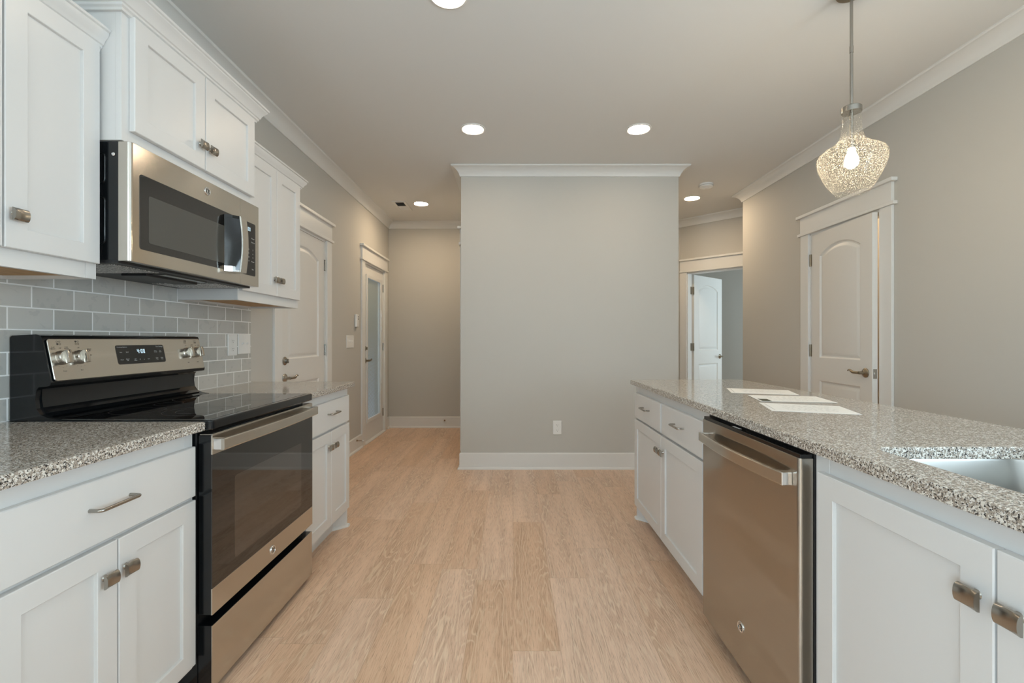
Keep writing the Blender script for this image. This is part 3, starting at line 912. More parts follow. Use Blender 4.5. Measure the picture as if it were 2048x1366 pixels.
# undermount sink
e = 0.006
mb = MB()
def loopz(poly, z): return [(x, y, z) for x, y in poly]
def rr(d, r): return rrect(SK[0] - d, SK[1] + d, SK[2] - d, SK[3] + d, r)
mb.rings([loopz(rr(0.022, 0.07), CB - 0.0005), loopz(rr(0.006, 0.06), CB - 0.0005), loopz(rr(0.004, 0.058), CB - 0.008), loopz(rr(-0.002, 0.055), 0.74),
          loopz(rr(-0.02, 0.05), 0.695), loopz(rr(-0.06, 0.04), 0.684)], False, True)
t = thing('sink', 'brushed steel undermount sink set into the island worktop', 'sink', ((SK[0] + SK[1]) / 2, (SK[2] + SK[3]) / 2, 0.684))
mb.build('basin', M['sinksteel'], t, fix=False)
MB().lathe([(0.045, 0.6845), (0.045, 0.688), (0.030, 0.6875), (0.028, 0.685), (0.0, 0.685)], c=((SK[0] + SK[1]) / 2, (SK[2] + SK[3]) / 2, 0), n=24).build('drain', M['chrome'], t)

# ---------------------------------------------------------------- round appliance badge
def badge(Mx, parent, r=0.019):
    """disc with a raised rim and a curled monogram; local z points outwards"""
    d = MB(Mx); d.lathe([(r, 0.0), (r, 0.0025), (r * 0.93, 0.004), (r * 0.84, 0.004), (r * 0.80, 0.003), (0.0, 0.003)], n=28)
    b = d.build('badge', M['chrome'], parent)
    g = MB(Mx)
    for k in range(4):
        a0 = PI / 4 + k * PI / 2
        pts = []
        for j in range(9):
            q = j / 8.0
            a = a0 - 0.55 + 1.0 * q; rad = r * (0.70 - 0.12 * q * q)
            pts.append((rad * math.cos(a), rad * math.sin(a), 0.0032))
        g.tube(pts, r * 0.035, 6)
    pts = [(r * (0.02 - 0.36 * math.cos(2 * PI * q / 16 * 0.86 - 0.9) - 0.14), r * 0.40 * math.sin(2 * PI * q / 16 * 0.86 - 0.9), 0.0034) for q in range(17)]
    g.tube(pts, r * 0.05, 6)
    pts = [(r * (0.42 - 0.20 * math.cos(1.5 * PI * q / 12 - 0.7 * PI)), r * (0.18 + 0.18 * math.sin(1.5 * PI * q / 12 - 0.7 * PI)), 0.0034) for q in range(13)]
    g.tube(pts, r * 0.05, 6)
    pts = [(r * (0.42 - 0.24 * math.cos(1.5 * PI * q / 12 - 0.8 * PI)), r * (-0.20 + 0.20 * math.sin(1.5 * PI * q / 12 - 0.8 * PI)), 0.0034) for q in range(13)]
    g.tube(pts, r * 0.05, 6)
    g.build('monogram', M['ink'], b)

def frame_px(x, y, z):
    """badge / lettering frame on a face that looks +x: text x runs along +y, text y up"""
    return Matrix(((0, 0, 1, x), (1, 0, 0, y), (0, 1, 0, z), (0, 0, 0, 1)))
def frame_nx(x, y, z):
    return Matrix(((0, 0, -1, x), (-1, 0, 0, y), (0, 1, 0, z), (0, 0, 0, 1)))

SEG = {'0': 'abcdef', '4': 'bcfg'}
def digits(mb, Mx, txt, h):
    """seven segment digits centred on the frame's origin"""
    w = h * 0.52; th = h * 0.15; gap = h * 0.20; col_w = h * 0.16
    total = sum(col_w if c == ':' else w for c in txt) + gap * (len(txt) - 1)
    x = -total / 2
    def seg(x0, x1, y0, y1):
        mb.add([Mx @ Vector(p) for p in ((x0, y0, 0), (x1, y0, 0), (x1, y1, 0), (x0, y1, 0))], [(0, 1, 2, 3)])
    for c in txt:
        if c == ':':
            for yy in (-h * 0.2, h * 0.2): seg(x, x + th, yy - th / 2, yy + th / 2)
            x += col_w + gap; continue
        s_ = SEG[c]; q = h / 2
        if 'a' in s_: seg(x, x + w, q - th, q)
        if 'd' in s_: seg(x, x + w, -q, -q + th)
        if 'g' in s_: seg(x, x + w, -th / 2, th / 2)
        if 'f' in s_: seg(x, x + th, 0, q)
        if 'e' in s_: seg(x, x + th, -q, 0)
        if 'b' in s_: seg(x + w - th, x + w, 0, q)
        if 'c' in s_: seg(x + w - th, x + w, -q, 0)
        x += w + gap

# ---------------------------------------------------------------- range
RY0, RY1 = 1.498, 2.2555
RX = -0.994
rng = thing('range', 'freestanding stainless steel electric range with black glass top and back control panel', 'range', (-1.33, (RY0 + RY1) / 2, 0))
b = MB()
b.box(-1.655, -1.042, RY0 + 0.003, RY1 - 0.003, 0.03, 0.884)
b.box(-1.62, -1.06, RY0 + 0.02, RY1 - 0.02, 0.0, 0.03)
b.build('body', M['blackgloss'], rng)
# cooktop: black trim slab with a rear lip and the glass on it
c = MB()
c.prism(corner_rect(-1.60, -0.991, RY0, RY1, 0.016, {'++', '+-'}), 0.884, 0.9175, 0.005)
ck = c.build('cooktop', M['blackgloss'], rng)
MB().prism(rrect(-1.535, -1.012, RY0 + 0.018, RY1 - 0.018, 0.012), 0.9165, 0.9185, 0.0006).build('glass_top', M['cookglass'], ck)
g = MB()
def flat_ring(x, y, r, w=0.0018):
    g.lathe([(r - w, 0.91865), (r, 0.91865)], c=(x, y, 0), n=48, cap0=False, cap1=False)
for (x, y, rs) in ((-1.17, 1.70, (0.115, 0.075)), (-1.17, 2.07, (0.095,)), (-1.40, 1.70, (0.085,)), (-1.40, 2.06, (0.115, 0.07))):
    for r in rs: flat_ring(x, y, r)
flat_ring(-1.42, 1.878, 0.05)
g.build('burner_rings', M['ring'], ck, fix=False)
# back guard
P0 = Vector((-1.523, RY0 + 0.004, 1.0405)); TB = Vector((-0.2, 0, 0.98)).normalized(); ND = Vector((0.98, 0, 0.2)).normalized()
bg_ = MB()
bg_.section([(-1.660, 0.905), (-1.660, 1.190), (-1.654, 1.197), (-1.575, 1.201), (-1.560, 1.197), (-1.556, 1.190), (-1.5255, 1.042), (-1.528, 1.032), (-1.540, 1.028),
             (-1.566, 1.026), (-1.574, 1.016), (-1.578, 0.985), (-1.574, 0.955), (-1.560, 0.935), (-1.535, 0.924), (-1.505, 0.919), (-1.505, 0.905)], RY0 + 0.004, RY1 - 0.004)
guard = bg_.build('back_guard', M['blackgloss'], rng)
ap = MB()      # curved apron panel under the controls
ap.section([(-1.572, 1.020), (-1.5735, 0.985), (-1.569, 0.957), (-1.555, 0.939), (-1.535, 0.929), (-1.575, 0.915), (-1.58, 1.020)], RY0 + 0.022, RY1 - 0.022)
ap.build('apron', M['blackgloss'], guard)
PW = RY1 - RY0 - 0.008
def panel_pt(a, bb, d): return P0 + Vector((0, a, 0)) + TB * bb + ND * d
PM = Matrix(((0, TB.x, ND.x, P0.x), (1, 0, 0, P0.y), (0, TB.z, ND.z, P0.z), (0, 0, 0, 1)))   # local: x along y, y up the panel, z outwards
mb = MB(PM)
ol = rrect(0.008, PW - 0.008, 0.004, 0.1485, 0.010)
mb.rings([[(x, y, 0.0005) for x, y in ol], [(x, y, 0.003) for x, y in ol], [(p.x, p.y, 0.0042) for p in offset_path(ol, 0.0016, True)]])
cp = mb.build('control_panel', M['steel'], guard)
ya = lambda y: y - P0.y
mb = MB(PM); ol = rrect(ya(1.763), ya(2.004), 0.046, 0.122, 0.009)
mb.rings([[(x, y, 0.004) for x, y in ol], [(x, y, 0.0052) for x, y in ol]])
mb.build('display_glass', M['panelglass'], guard)
mb = MB(); digits(mb, PM @ T(ya(1.880), 0.0965, 0.0055), '4:00', 0.0165)
mb.build('clock_digits', M['clock'], guard, fix=False)
mb = MB()
def lab(txt, y, bb, size=0.0062, al='CENTER'): mb.text(txt, size, PM @ T(ya(y), bb, 0.0055), al)
lab('Cooking Options', 1.768, 0.1145, 0.0068, 'LEFT'); lab('Oven Settings', 1.999, 0.1145, 0.0068, 'RIGHT')
for txt, y, bb in (('Bake', 1.783, 0.094), ('Broil', 1.812, 0.094), ('Warm', 1.782, 0.064), ('Cancel\nOff', 1.808, 0.063), ('Self\nClean', 1.845, 0.062), ('+', 1.868, 0.0625),
                   ('-', 1.889, 0.0625), ('Start', 1.912, 0.063), ('Timer\nOn/Off', 1.955, 0.094), ('Set\nClock', 1.981, 0.094), ('Cook\nTime', 1.957, 0.0625), ('Delay\nTime', 1.984, 0.0625)):
    lab(txt, y, bb, 0.011 if txt in '+-' else 0.0058)
mb.build('control_lettering', M['whiteink'], guard, fix=False)
mb = MB()
def lab2(txt, y, bb, size=0.0054): mb.text(txt, size, PM @ T(ya(y), bb, 0.0045))
def dot(y, bb, r, filled=True):
    Q = PM @ T(ya(y), bb, 0.0045)
    mb2 = [tuple(Q @ Vector((r * math.cos(2 * PI * k / 12), r * math.sin(2 * PI * k / 12), 0))) for k in range(12)]
    if filled: mb.add(mb2, [list(range(12))])
    else:
        mb3 = [tuple(Q @ Vector((0.8 * r * math.cos(2 * PI * k / 12), 0.8 * r * math.sin(2 * PI * k / 12), 0))) for k in range(12)]
        mb.add(mb2 + mb3, [(k, (k + 1) % 12, 12 + (k + 1) % 12, 12 + k) for k in range(12)])
KN = [(1.5465, 2), (1.612, 0), (2.1415, 1), (2.207, 3)]
for (ky, act) in KN:
    for q, (dy, db) in enumerate(((-0.0042, 0.0042), (0.0042, 0.0042), (-0.0042, -0.0042), (0.0042, -0.0042))):
        dot(ky + dy, 0.134 + db, 0.0032, q == act)
    lab2('Off', ky + 0.002, 0.1155)
    for q in range(7):
        a = -PI / 2 + (q - 3) * 0.42
        dot(ky + 0.033 * math.cos(a), 0.082 + 0.033 * math.sin(a), 0.0008)
for txt, y, bb in (('Front', 1.551, 0.036), ('Rear', 1.612, 0.036), ('Rear', 2.1415, 0.036), ('Front', 2.203, 0.036), ('Small\nBurner', 1.525, 0.1165), ('Large\nBurner', 1.571, 0.1165),
                   ('Small\nBurner', 2.184, 0.1165), ('Large\nBurner', 2.229, 0.1165), ('Burner\nOn', 1.655, 0.108)): lab2(txt, y, bb)
dot(1.656, 0.088, 0.0024)
mb.build('panel_lettering', M['ink'], guard, fix=False)
for ky, act in KN:
    mb = MB(PM @ T(ya(ky), 0.082, 0.004))
    mb.lathe([(0.0245, 0.0), (0.0245, 0.004), (0.0225, 0.006), (0.0225, 0.017), (0.0205, 0.0195), (0.0, 0.0195)], n=32)
    mb.box(-0.0075, 0.0075, -0.0225, 0.0225, 0.019, 0.033, 0.0018)
    kb = mb.build('control_knob', M['steel'], guard)
    MB(PM @ T(ya(ky), 0.082, 0.004)).box(-0.0010, 0.0010, 0.012, 0.0222, 0.0331, 0.0334).build('pointer', M['ink'], kb)
# oven door
DB, DT = 0.273, 0.868
mb = MB()
mb.box(-1.040, RX, RY0 + 0.004, RY1 - 0.004, DB, DT, 0.003)
od = mb.build('oven_door', M['blackgloss'], rng)
mb = MB()
mb.box(RX - 0.004, RX + 0.0015, RY0 + 0.004, RY1 - 0.004, DB, 0.360, 0.001)
mb.build('bottom_trim', M['steel'], od)
mb = MB()
mb.box(RX - 0.004, RX + 0.0015, RY0 + 0.004, RY1 - 0.004, 0.803, DT, 0.001)
# slotted top edge of the door
mb.box(-1.036, RX, RY0 + 0.006, RY1 - 0.006, DT - 0.0005, DT + 0.003, 0.001)
mb.build('top_trim', M['steel'], od)
mb = MB()
for k in range(5):
    yy = RY0 + 0.08 + k * 0.125
    mb.box(-1.024, -1.008, yy, yy + 0.10, DT + 0.0025, DT + 0.0034)
mb.build('vent_slots', M['dark'], od)
MB().box(RX - 0.002, RX + 0.001, RY0 + 0.004, RY1 - 0.004, 0.3602, 0.8028).build('door_glass', M['blackglass'], od)
mb = MB(); ol = rrect(1.622, 2.133, 0.405, 0.700, 0.012)
mb.rings([[(RX + 0.0005, a, bb) for a, bb in ol], [(RX + 0.0015, a, bb) for a, bb in ol]])
mb.build('oven_window', M['ovenglass'], od)
# handle: flat bar bowed outwards, closed by end caps
mb = MB(); rs = []
HY0, HY1 = RY0 + 0.008, RY1 - 0.026
for k in range(25):
    q = k / 24.0; y = HY0 + (HY1 - HY0) * q
    xo = -0.955 + 0.012 * math.sin(PI * q)
    rs.append([(xo - 0.011, y, 0.819), (xo - 0.002, y, 0.819), (xo, y, 0.822), (xo, y, 0.853), (xo - 0.002, y, 0.856), (xo - 0.011, y, 0.856)])
mb.rings(rs)
hd = mb.build('handle', M['steel'], od)
for y0_, y1_ in ((HY0, HY0 + 0.022), (HY1 - 0.022, HY1)):
    MB().box(RX, -0.964, y0_, y1_, 0.819, 0.856, 0.002).build('handle_bracket', M['chrome'], od)
badge(frame_px(RX + 0.0015, 1.878, 0.316), od, 0.0185)
# storage drawer
mb = MB(); mb.box(-1.045, RX - 0.002, RY0 + 0.006, RY1 - 0.006, 0.026, 0.2366, 0.002)
sd = mb.build('storage_drawer', M['blackgloss'], rng)
MB().box(RX - 0.004, RX, RY0 + 0.006, RY1 - 0.006, 0.026, 0.2366, 0.0012).build('drawer_front', M['steel'], sd)

# ---------------------------------------------------------------- microwave
MY0, MY1 = 1.4975, 2.2555
MX = -1.261
MZ0, MZ1 = 1.443, 1.8375
mw = thing('microwave', 'stainless over-the-range microwave mounted under the short cabinet', 'microwave', (-1.46, (MY0 + MY1) / 2, MZ0))
mb = MB(); mb.box(XL + 0.012, -1.301, MY0 + 0.003, MY1 - 0.003, MZ0 + 0.004, MZ1 - 0.001)
bd = mb.build('body', M['blackgloss'], mw)
# embossed side panel and screw
mb = MB()
for z0, z1 in ((1.50, 1.655), (1.70, 1.80)):
    ol = rrect(-1.60, -1.345, z0, z1, 0.015)
    mb.tube([(a, MY0 + 0.003, bb) for a, bb in ol] + [(ol[0][0], MY0 + 0.003, ol[0][1])], 0.003, 8)
mb.build('side_emboss', M['blackgloss'], bd)
MB().lathe([(0.006, 0), (0.006, 0.002), (0.004, 0.004), (0, 0.004)], M=T(-1.317, MY0 + 0.003, 1.795) @ rotx(PI / 2), n=16).build('screw', M['chrome'], bd)
# door with rounded left edge
YS = 2.103
mb = MB()
ol = [(-1.300, MY0 + 0.001), (-1.300, YS - 0.0008), (MX, YS - 0.0008)]
for k in range(6):
    a = PI / 2 * k / 5
    ol.append((MX - 0.012 + 0.012 * math.cos(a), MY0 + 0.001 + 0.012 - 0.012 * math.sin(a)))
mb.prism(ol, MZ0, MZ1, 0.0015)
dr = mb.build('door', M['steel'], mw)
mb = MB(); ol = rrect(1.536, YS - 0.003, 1.490, 1.7435, 0.010)
mb.rings([[(MX, a, bb) for a, bb in ol], [(MX + 0.0012, a, bb) for a, bb in ol]])
mb.build('door_glass', M['blackglass'], dr)
mb = MB(); ol = rrect(1.573, 2.010, 1.5165, 1.680, 0.008)
mb.rings([[(MX + 0.001, a, bb) for a, bb in ol], [(MX + 0.0019, a, bb) for a, bb in ol]])
mb.build('door_window', M['mwglass'], dr)
badge(frame_px(MX, 1.876, 1.795), dr, 0.017)
# handle: black wedge with a bowed steel front
mb = MB(); rs = []
for k in range(13):
    q = k / 12.0; z = 1.484 + 0.247 * q
    bw = 0.010 * math.sin(PI * q)
    rs.append([(MX + 0.001, 1.985, z), (MX + 0.028, 2.000, z), (-1.213 + bw, 2.024, z), (-1.213 + bw, 2.062, z), (MX + 0.02, 2.075, z), (MX + 0.001, 2.078, z)])
mb.rings(rs)
mh = mb.build('handle', M['blackgloss'], dr)
mb = MB(); rs = []
for k in range(13):
    q = k / 12.0; z = 1.484 + 0.247 * q
    bw = 0.010 * math.sin(PI * q)
    rs.append([(-1.2145 + bw, 2.020, z), (-1.2085 + bw, 2.021, z), (-1.2085 + bw, 2.063, z), (-1.2145 + bw, 2.064, z)])
mb.rings(rs); mb.build('handle_front', M['steel'], mh)
for z0, z1 in ((1.4835, 1.507), (1.7185, 1.7315)):
    mb = MB(); mb.rings([[(MX + 0.0015, 1.9845, z), (MX + 0.0285, 1.9995, z), (-1.2125, 2.0235, z), (-1.2125, 2.0635, z), (MX + 0.02, 2.0765, z), (MX + 0.0015, 2.079, z)] for z in (z0, z1)])
    mb.build('handle_end', M['chrome'] if z0 < 1.6 else M['blackgloss'], mh)
# control panel
mb = MB(); mb.box(-1.300, MX, YS + 0.0008, MY1, MZ0, MZ1, 0.0015)
cpn = mb.build('control_panel', M['steel'], mw)
mb = MB(); ol = rrect(YS + 0.002, 2.225, 1.491, 1.7435, 0.008)
mb.rings([[(MX, a, bb) for a, bb in ol], [(MX + 0.0012, a, bb) for a, bb in ol]])
mb.build('control_glass', M['panelglass'], cpn)
mb = MB(); digits(mb, frame_px(MX + 0.0015, 2.1625, 1.711), '4:00', 0.017); mb.build('clock_digits', M['clock'], cpn, fix=False)
mb = MB()
LB = [['Popcorn', 'Reheat'], ['Sensor', 'Defrost'], None, ['1', '2', '3'], ['4', '5', '6'], ['7', '8', '9'], ['Timer', '0', 'Power'], None, ['Cancel', 'Start']]
for r, row in enumerate(LB):
    if not row: continue
    z = 1.670 - 0.0185 * r
    for q, txt in enumerate(row):
        y = 2.137 + (0.066 if len(row) == 2 else 0.033) * q
        mb.text(txt, 0.009 if len(txt) > 1 else 0.010, frame_px(MX + 0.0015, y, z))
mb.build('control_lettering', M['whiteink'], cpn, fix=False)
# underside
mb = MB(); mb.box(XL + 0.013, -1.302, MY0 + 0.004, MY1 - 0.004, MZ0 - 0.006, MZ0 + 0.004)
mb.box(-1.50, -1.40, 1.74, 2.02, MZ0 - 0.016, MZ0 - 0.005, 0.003)
us = mb.build('underside', M['blackmatte'], mw)
for y0_, y1_ in ((1.53, 1.72), (2.04, 2.22)):
    MB().box(-1.62, -1.34, y0_, y1_, MZ0 - 0.0085, MZ0 - 0.0055, 0.001).build('grease_filter', M['filter'], us)
MB().box(-1.395, -1.345, 1.76, 2.00, MZ0 - 0.010, MZ0 - 0.005, 0.002).build('lamp_cover', M['mwglass'], us)

# ---------------------------------------------------------------- dishwasher
WY0, WY1 = 1.2335, 1.857
WX = 0.775
dw = thing('dishwasher', 'stainless steel dishwasher built into the island between the white cabinets', 'dishwasher', (1.08, (WY0 + WY1) / 2, 0))
mb = MB(); mb.box(0.815, 1.38, WY0 - 0.003, WY1 + 0.03, 0.09, CB - 0.004)
mb.box(0.86, 1.36, WY0, WY1, 0.0, 0.09)
mb.build('tub', M['blackmatte'], dw)
mb = MB()
rs = []
ol = []
for k in range(6):
    a = PI / 2 * k / 5
    ol.append((WX + 0.010 - 0.010 * math.sin(a), WY0 + 0.010 - 0.010 * math.cos(a)))
ol += [(WX, WY1 - 0.003), (WX + 0.003, WY1), (0.814, WY1), (0.814, WY0)]
mb.prism(ol, 0.068, 0.861, 0.001)
wd = mb.build('door', M['steelv'], dw)
mb = MB(); mb.box(WX + 0.004, 0.814, WY0 + 0.002, WY1 - 0.002, 0.8605, 0.872, 0.001)
ws = mb.build('control_strip', M['blackgloss'], wd)
mb = MB()
mb.box(WX + 0.012, WX + 0.022, 1.585, 1.635, 0.8715, 0.8724)
mb.build('status_label', M['whiteink'], ws)
mb = MB(); rs = []
for k in range(25):
    q = k / 24.0; y = 1.262 + (1.826 - 1.262) * q
    xo = WX - 0.030 - 0.020 * math.sin(PI * q)
    rs.append([(xo + 0.010, y, 0.779), (xo + 0.002, y, 0.779), (xo, y, 0.782), (xo, y, 0.812), (xo + 0.002, y, 0.815), (xo + 0.010, y, 0.815)])
mb.rings(rs)
wh = mb.build('handle', M['steel'], wd)
for y0_, y1_ in ((1.2615, 1.290), (1.798, 1.8265)):
    MB().box(WX - 0.0302, WX, y0_, y1_, 0.7788, 0.8152, 0.002).build('handle_bracket', M['chrome'], wd)
badge(frame_nx(WX, 1.546, 0.208), wd, 0.0185)

# ---------------------------------------------------------------- papers on the island
def sheet(quad, z, label, kind):
    t = thing('paper_sheet', label, 'paper', (sum(p[0] for p in quad) / 4, sum(p[1] for p in quad) / 4, z), group='paper sheets on the island')
    A, B, C_, D = [Vector((p[0], p[1], 0)) for p in quad]
    mb = MB(); mb.rings([[(p.x, p.y, z) for p in (A, B, C_, D)], [(p.x, p.y, z + 0.0006) for p in (A, B, C_, D)]])
    pg = mb.build('page', M['paper'], t)
    def P(u, v): return A * (1 - u) * (1 - v) + B * u * (1 - v) + C_ * u * v + D * (1 - u) * v + Vector((0, 0, z + 0.0008))
    ink = MB()
    def bar(u0, u1, v0, v1): ink.add([tuple(P(u0, v0)), tuple(P(u1, v0)), tuple(P(u1, v1)), tuple(P(u0, v1))], [(0, 1, 2, 3)])
    rnd = random.Random(kind)
    if kind != 2:
        for (u0, u1, v0, v1) in ((0.05, 0.06, 0.1, 0.9),): bar(u0, u1, v0, v1)
    for r in range(9):
        v = 0.18 + 0.075 * r; u = 0.2 + 0.05 * rnd.random()
        while u < 0.82:
            w = 0.01 + 0.05 * rnd.random(); bar(u, min(u + w, 0.85), v, v + 0.016); u += w + 0.012 + 0.05 * rnd.random()
    ink.build('print', M['greyink'], t, fix=False)
    if kind == 2:
        im = MB(); im.add([tuple(P(a, b_) + Vector((0, 0, 0.0002))) for a, b_ in ((0.03, 0.62), (0.16, 0.62), (0.16, 0.97), (0.03, 0.97))], [(0, 1, 2, 3)])
        im.build('picture', M['photogreen'], t, fix=False)
sheet([(1.183, 2.523), (1.461, 2.416), (1.390, 2.209), (1.105, 2.300)], CT + 0.0003, 'white printed sheet farthest along the island worktop', 1)
sheet([(1.133, 2.198), (1.427, 2.144), (1.377, 1.928), (1.077, 1.979)], CT + 0.0012, 'white printed sheet with a small dark picture in its corner, middle of three', 2)
sheet([(1.049, 1.942), (1.319, 1.838), (1.252, 1.630), (0.979, 1.720)], CT + 0.0003, 'white printed sheet nearest to the sink', 3)

# ---------------------------------------------------------------- pendant lamp
PX, PY = 1.525, 2.05
pd = thing('pendant_lamp', 'pendant lamp with seeded clear glass jar shade hanging over the island', 'lamp', (PX, PY, 1.84), group=None)
MB().lathe([(0.062, H), (0.062, H - 0.012), (0.056, H - 0.020), (0.012, H - 0.024), (0.012, H - 0.04), (0.0, H - 0.04)], c=(PX, PY, 0), n=32).build('canopy', M['bronze'], pd)
mb = MB(); mb.lathe([(0.0065, 2.228), (0.0065, H - 0.03)], c=(PX, PY, 0), n=14); mb.lathe([(0.0078, 2.475), (0.0078, 2.505)], c=(PX, PY, 0), n=14)
mb.build('rod', M['nickel'], pd)
mb = MB(); mb.lathe([(0.0, 2.240), (0.010, 2.240), (0.012, 2.234), (0.036, 2.232), (0.0395, 2.228), (0.0395, 2.206), (0.035, 2.206), (0.007, 2.206), (0.007, 2.085), (0.0145, 2.082), (0.0145, 2.045), (0.0, 2.045)], c=(PX, PY, 0), n=28)
mb.build('cap', M['nickel'], pd)
PROF = [(0.036, 2.214), (0.0385, 2.205), (0.0395, 2.17), (0.040, 2.135), (0.0425, 2.110), (0.049, 2.088), (0.062, 2.069), (0.085, 2.052), (0.108, 2.039), (0.124, 2.026), (0.1325, 2.010),
        (0.134, 1.994), (0.130, 1.970), (0.119, 1.938), (0.104, 1.905), (0.086, 1.872), (0.072, 1.852), (0.0635, 1.843)]
mb = MB(); mb.lathe(PROF + [(r - 0.0028, z + 0.0004) for r, z in PROF[::-1]], c=(PX, PY, 0), n=64, cap0=False, cap1=False)
mb.build('glass_shade', M['seeded'], pd)
mb = MB(); mb.lathe([(0.0, 1.957), (0.012, 1.959), (0.022, 1.967), (0.0275, 1.980), (0.0275, 1.993), (0.022, 2.010), (0.0145, 2.028), (0.013, 2.045)], c=(PX, PY, 0), n=24)
mb.build('bulb', M['bulb'], pd)

# ---------------------------------------------------------------- recessed ceiling lights
def downlight(x, y, label, lens):
    t = thing('recessed_light', label, 'ceiling light', (x, y, H), group='recessed ceiling lights')
    mb = MB(); mb.lathe([(0.076, H - 0.0005), (0.094, H - 0.0005), (0.0935, H - 0.005), (0.082, H - 0.008), (0.076, H - 0.004)], c=(x, y, 0), n=40, cap0=False, cap1=False)
    mb.build('trim_ring', M['plastic'], t)
    mb = MB(); mb.lathe([(0.0765, H - 0.0015), (0.0765, H - 0.0035), (0.0, H - 0.0045)], c=(x, y, 0), n=40)
    mb.build('lens', lens, t)
    return t
dl = downlight(-0.30, 3.405, 'round recessed light in the ceiling before the middle wall, its left one', M['lens'])
for x, y, lb in ((0.94, 3.405, 'round recessed light in the ceiling before the middle wall, its right one'),
                 (-0.297, 2.075, 'round recessed light cut by the top edge of the photo')):
    dup(dl, (x, y, H), lb)
dl = downlight(-1.066, 5.273, 'round recessed light over the left hallway beside the air vent', M['hall_lens'])
dup(dl, (1.994, 5.068, H), 'round recessed light over the right passage beside the smoke detector')

t = thing('smoke_detector', 'round white smoke detector on the ceiling of the right passage', 'smoke detector', (1.96, 4.62, H))
MB().lathe([(0.070, H), (0.070, H - 0.012), (0.064, H - 0.030), (0.052, H - 0.038), (0.030, H - 0.040), (0.028, H - 0.044), (0.0, H - 0.045)], c=(1.96, 4.62, 0), n=36).build('housing', M['plastic'], t)
mb = MB(); mb.lathe([(0.0705, H - 0.016), (0.0715, H - 0.019), (0.069, H - 0.022)], c=(1.96, 4.62, 0), n=36, cap0=False, cap1=False); mb.build('seam', M['greyink'], t)

t = thing('air_vent', 'white ceiling air register beside the left hallway light', 'vent', (-1.30, 5.36, H))
mb = MB(); vx0, vx1, vy0, vy1 = -1.385, -1.225, 5.18, 5.54
for a in ((vx0, vx0 + 0.03, vy0, vy1), (vx1 - 0.03, vx1, vy0, vy1), (vx0 + 0.03, vx1 - 0.03, vy0, vy0 + 0.03), (vx0 + 0.03, vx1 - 0.03, vy1 - 0.03, vy1)): mb.box(*a, H - 0.008, H - 0.0003, 0.002)
mb.build('frame', M['trim'], t)
MB().box(vx0 + 0.028, vx1 - 0.028, vy0 + 0.028, vy1 - 0.028, H - 0.0015, H - 0.0002).build('duct_opening', M['dark'], t)
mb = MB()
n_l = 14
for k in range(n_l):
    y = vy0 + 0.036 + (vy1 - vy0 - 0.072) * k / (n_l - 1)
    sgn = -1 if y < (vy0 + vy1) / 2 else 1
    mb.add([(vx0 + 0.03, y - 0.007 * 1, H - 0.005 + sgn * 0.0035), (vx1 - 0.03, y - 0.007, H - 0.005 + sgn * 0.0035), (vx1 - 0.03, y + 0.007, H - 0.005 - sgn * 0.0035), (vx0 + 0.03, y + 0.007, H - 0.005 - sgn * 0.0035)], [(0, 1, 2, 3)])
mb.build('louvres', M['trim'], t, fix=False)

# ---------------------------------------------------------------- plates on the walls
# local frame: x along the wall, y up, z out of the wall
def plate(name, label, cat, Mx, w, h, kind, n=1):
    loc = Mx.translation
    t = thing(name, label, cat, loc, group='wall outlets' if kind == 'outlet' else 'switch plates')
    mb = MB(Mx); ol = rrect(-w / 2, w / 2, -h / 2, h / 2, 0.004)
    mb.rings([[(x, y, 0.0) for x, y in ol], [(x, y, 0.003) for x, y in ol], [(p.x, p.y, 0.0055) for p in offset_path(ol, 0.003, True)]])
    mb.build('cover_plate', M['plastic'], t)
    if kind == 'outlet':
        for s in (-1, 1):
            mb = MB(Mx); ol = rrect(-0.0165, 0.0165, s * 0.0235 - 0.0145, s * 0.0235 + 0.0145, 0.008)
            mb.rings([[(x, y, 0.0045) for x, y in ol], [(x, y, 0.0068) for x, y in ol]])
            f = mb.build('socket', M['plastic'], t)
            mb = MB(Mx)
            for dx, hh in ((-0.0065, 0.0042), (0.0065, 0.0034)): mb.box(dx - 0.0011, dx + 0.0011, s * 0.0235 - hh + 0.002, s * 0.0235 + hh + 0.002, 0.0066, 0.007)
            mb.box(-0.002, 0.002, s * 0.0235 - 0.010, s * 0.0235 - 0.006, 0.0066, 0.007)
            mb.build('slots', M['ink'], f)
        MB(Mx).lathe([(0.003, 0.005), (0.003, 0.0066), (0.0, 0.0068)], n=12).build('screw', M['plastic'], t)
    else:
        for k in range(n):
            x = (k - (n - 1) / 2.0) * 0.046
            mb = MB(Mx); mb.box(x - 0.0055, x + 0.0055, -0.012, 0.012, 0.005, 0.0062, 0.0004)
            mb.rings([[(x - 0.0042, -0.004, 0.006), (x + 0.0042, -0.004, 0.006), (x + 0.0042, 0.006, 0.006), (x - 0.0042, 0.006, 0.006)],
                      [(x - 0.003, 0.006, 0.017), (x + 0.003, 0.006, 0.017), (x + 0.003, 0.011, 0.015), (x - 0.003, 0.011, 0.015)]])
            mb.build('toggle', M['plastic'], t)
    return t
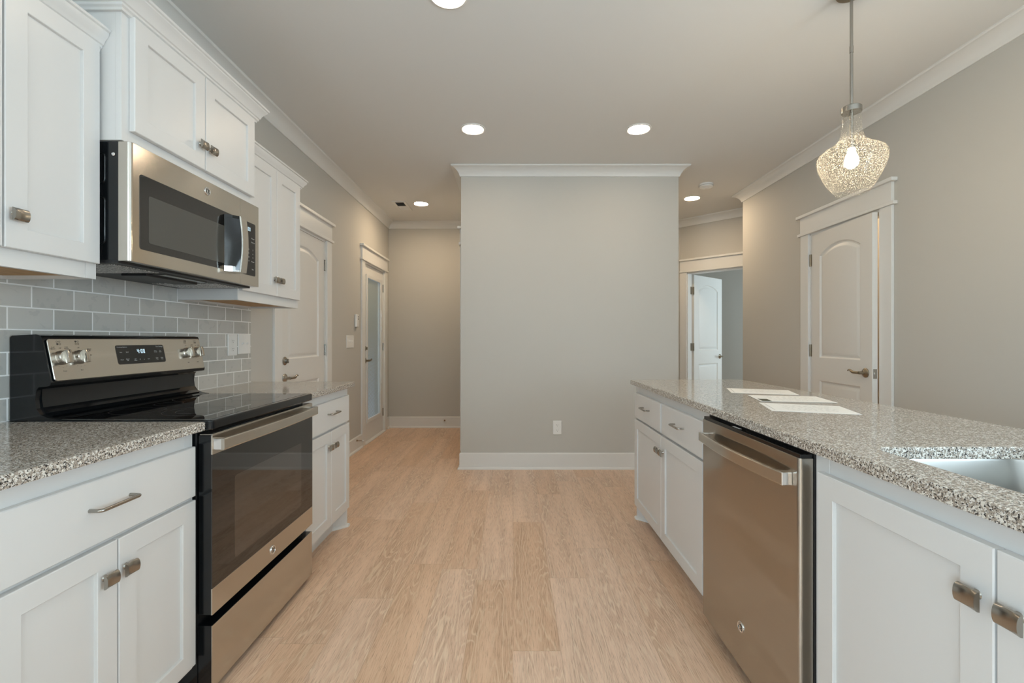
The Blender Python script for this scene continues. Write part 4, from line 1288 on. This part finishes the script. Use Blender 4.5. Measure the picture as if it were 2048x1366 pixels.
plate('wall_outlet', 'white double outlet on the tile backsplash beside the switches', 'outlet', frame_px(XL + 0.0085, 2.697, 1.151), 0.086, 0.126, 'outlet')
plate('switch_plate', 'white two-toggle switch plate at the end of the tile backsplash', 'switch', frame_px(XL + 0.0085, 2.816, 1.156), 0.126, 0.122, 'switch', 2)
plate('switch_plate', 'white three-toggle switch plate on the wall between the two doors', 'switch', frame_px(XL + 0.0005, 4.670, 1.162), 0.205, 0.127, 'switch', 3)
FM = Matrix(((1, 0, 0, 0.405), (0, 0, -1, 4.1645), (0, 1, 0, 0.378), (0, 0, 0, 1)))
plate('wall_outlet', 'white double outlet low on the pale middle wall', 'outlet', FM, 0.078, 0.126, 'outlet')

t = thing('wall_sensor', 'small white wall control with dark buttons above the three-toggle switch', 'wall control', (XL, 4.835, 1.33))
MB().box(XL + 0.0003, XL + 0.026, 4.80, 4.872, 1.315, 1.452, 0.008).build('housing', M['plastic'], t)
for z in (1.425, 1.402):
    MB().lathe([(0.008, 0), (0.008, 0.002), (0, 0.003)], M=T(XL + 0.0255, 4.845, z) @ roty(PI / 2), n=14).build('button', M['ink'], t)

# door stops on the baseboards
def door_stop(base, d, label):
    t = thing('door_stop', label, 'door stop', base, group='spring door stops')
    B_ = Vector(base); D = Vector(d)
    R = D.to_track_quat('Z', 'Y').to_matrix().to_4x4(); R.translation = B_
    mb = MB(R); mb.lathe([(0.011, 0), (0.011, 0.003), (0.006, 0.006), (0.0, 0.006)], n=16)
    pts = [(0.0045 * math.cos(k * 0.9), 0.0045 * math.sin(k * 0.9), 0.005 + 0.056 * k / 70) for k in range(71)]
    mb.tube(pts, 0.0012, 6); mb.build('spring', M['spring'], t)
    MB(R).lathe([(0.0065, 0.060), (0.0075, 0.063), (0.0075, 0.073), (0.005, 0.077), (0.0, 0.077)], n=14).build('tip', M['rubber'], t)
door_stop((XL + 0.0145, 4.835, 0.109), (1, 0, 0), 'brown spring door stop on the baseboard just before the glazed door')
door_stop((-0.918, YB - 0.0145, 0.098), (0, -1, 0), 'dark spring door stop on the hallway back baseboard')
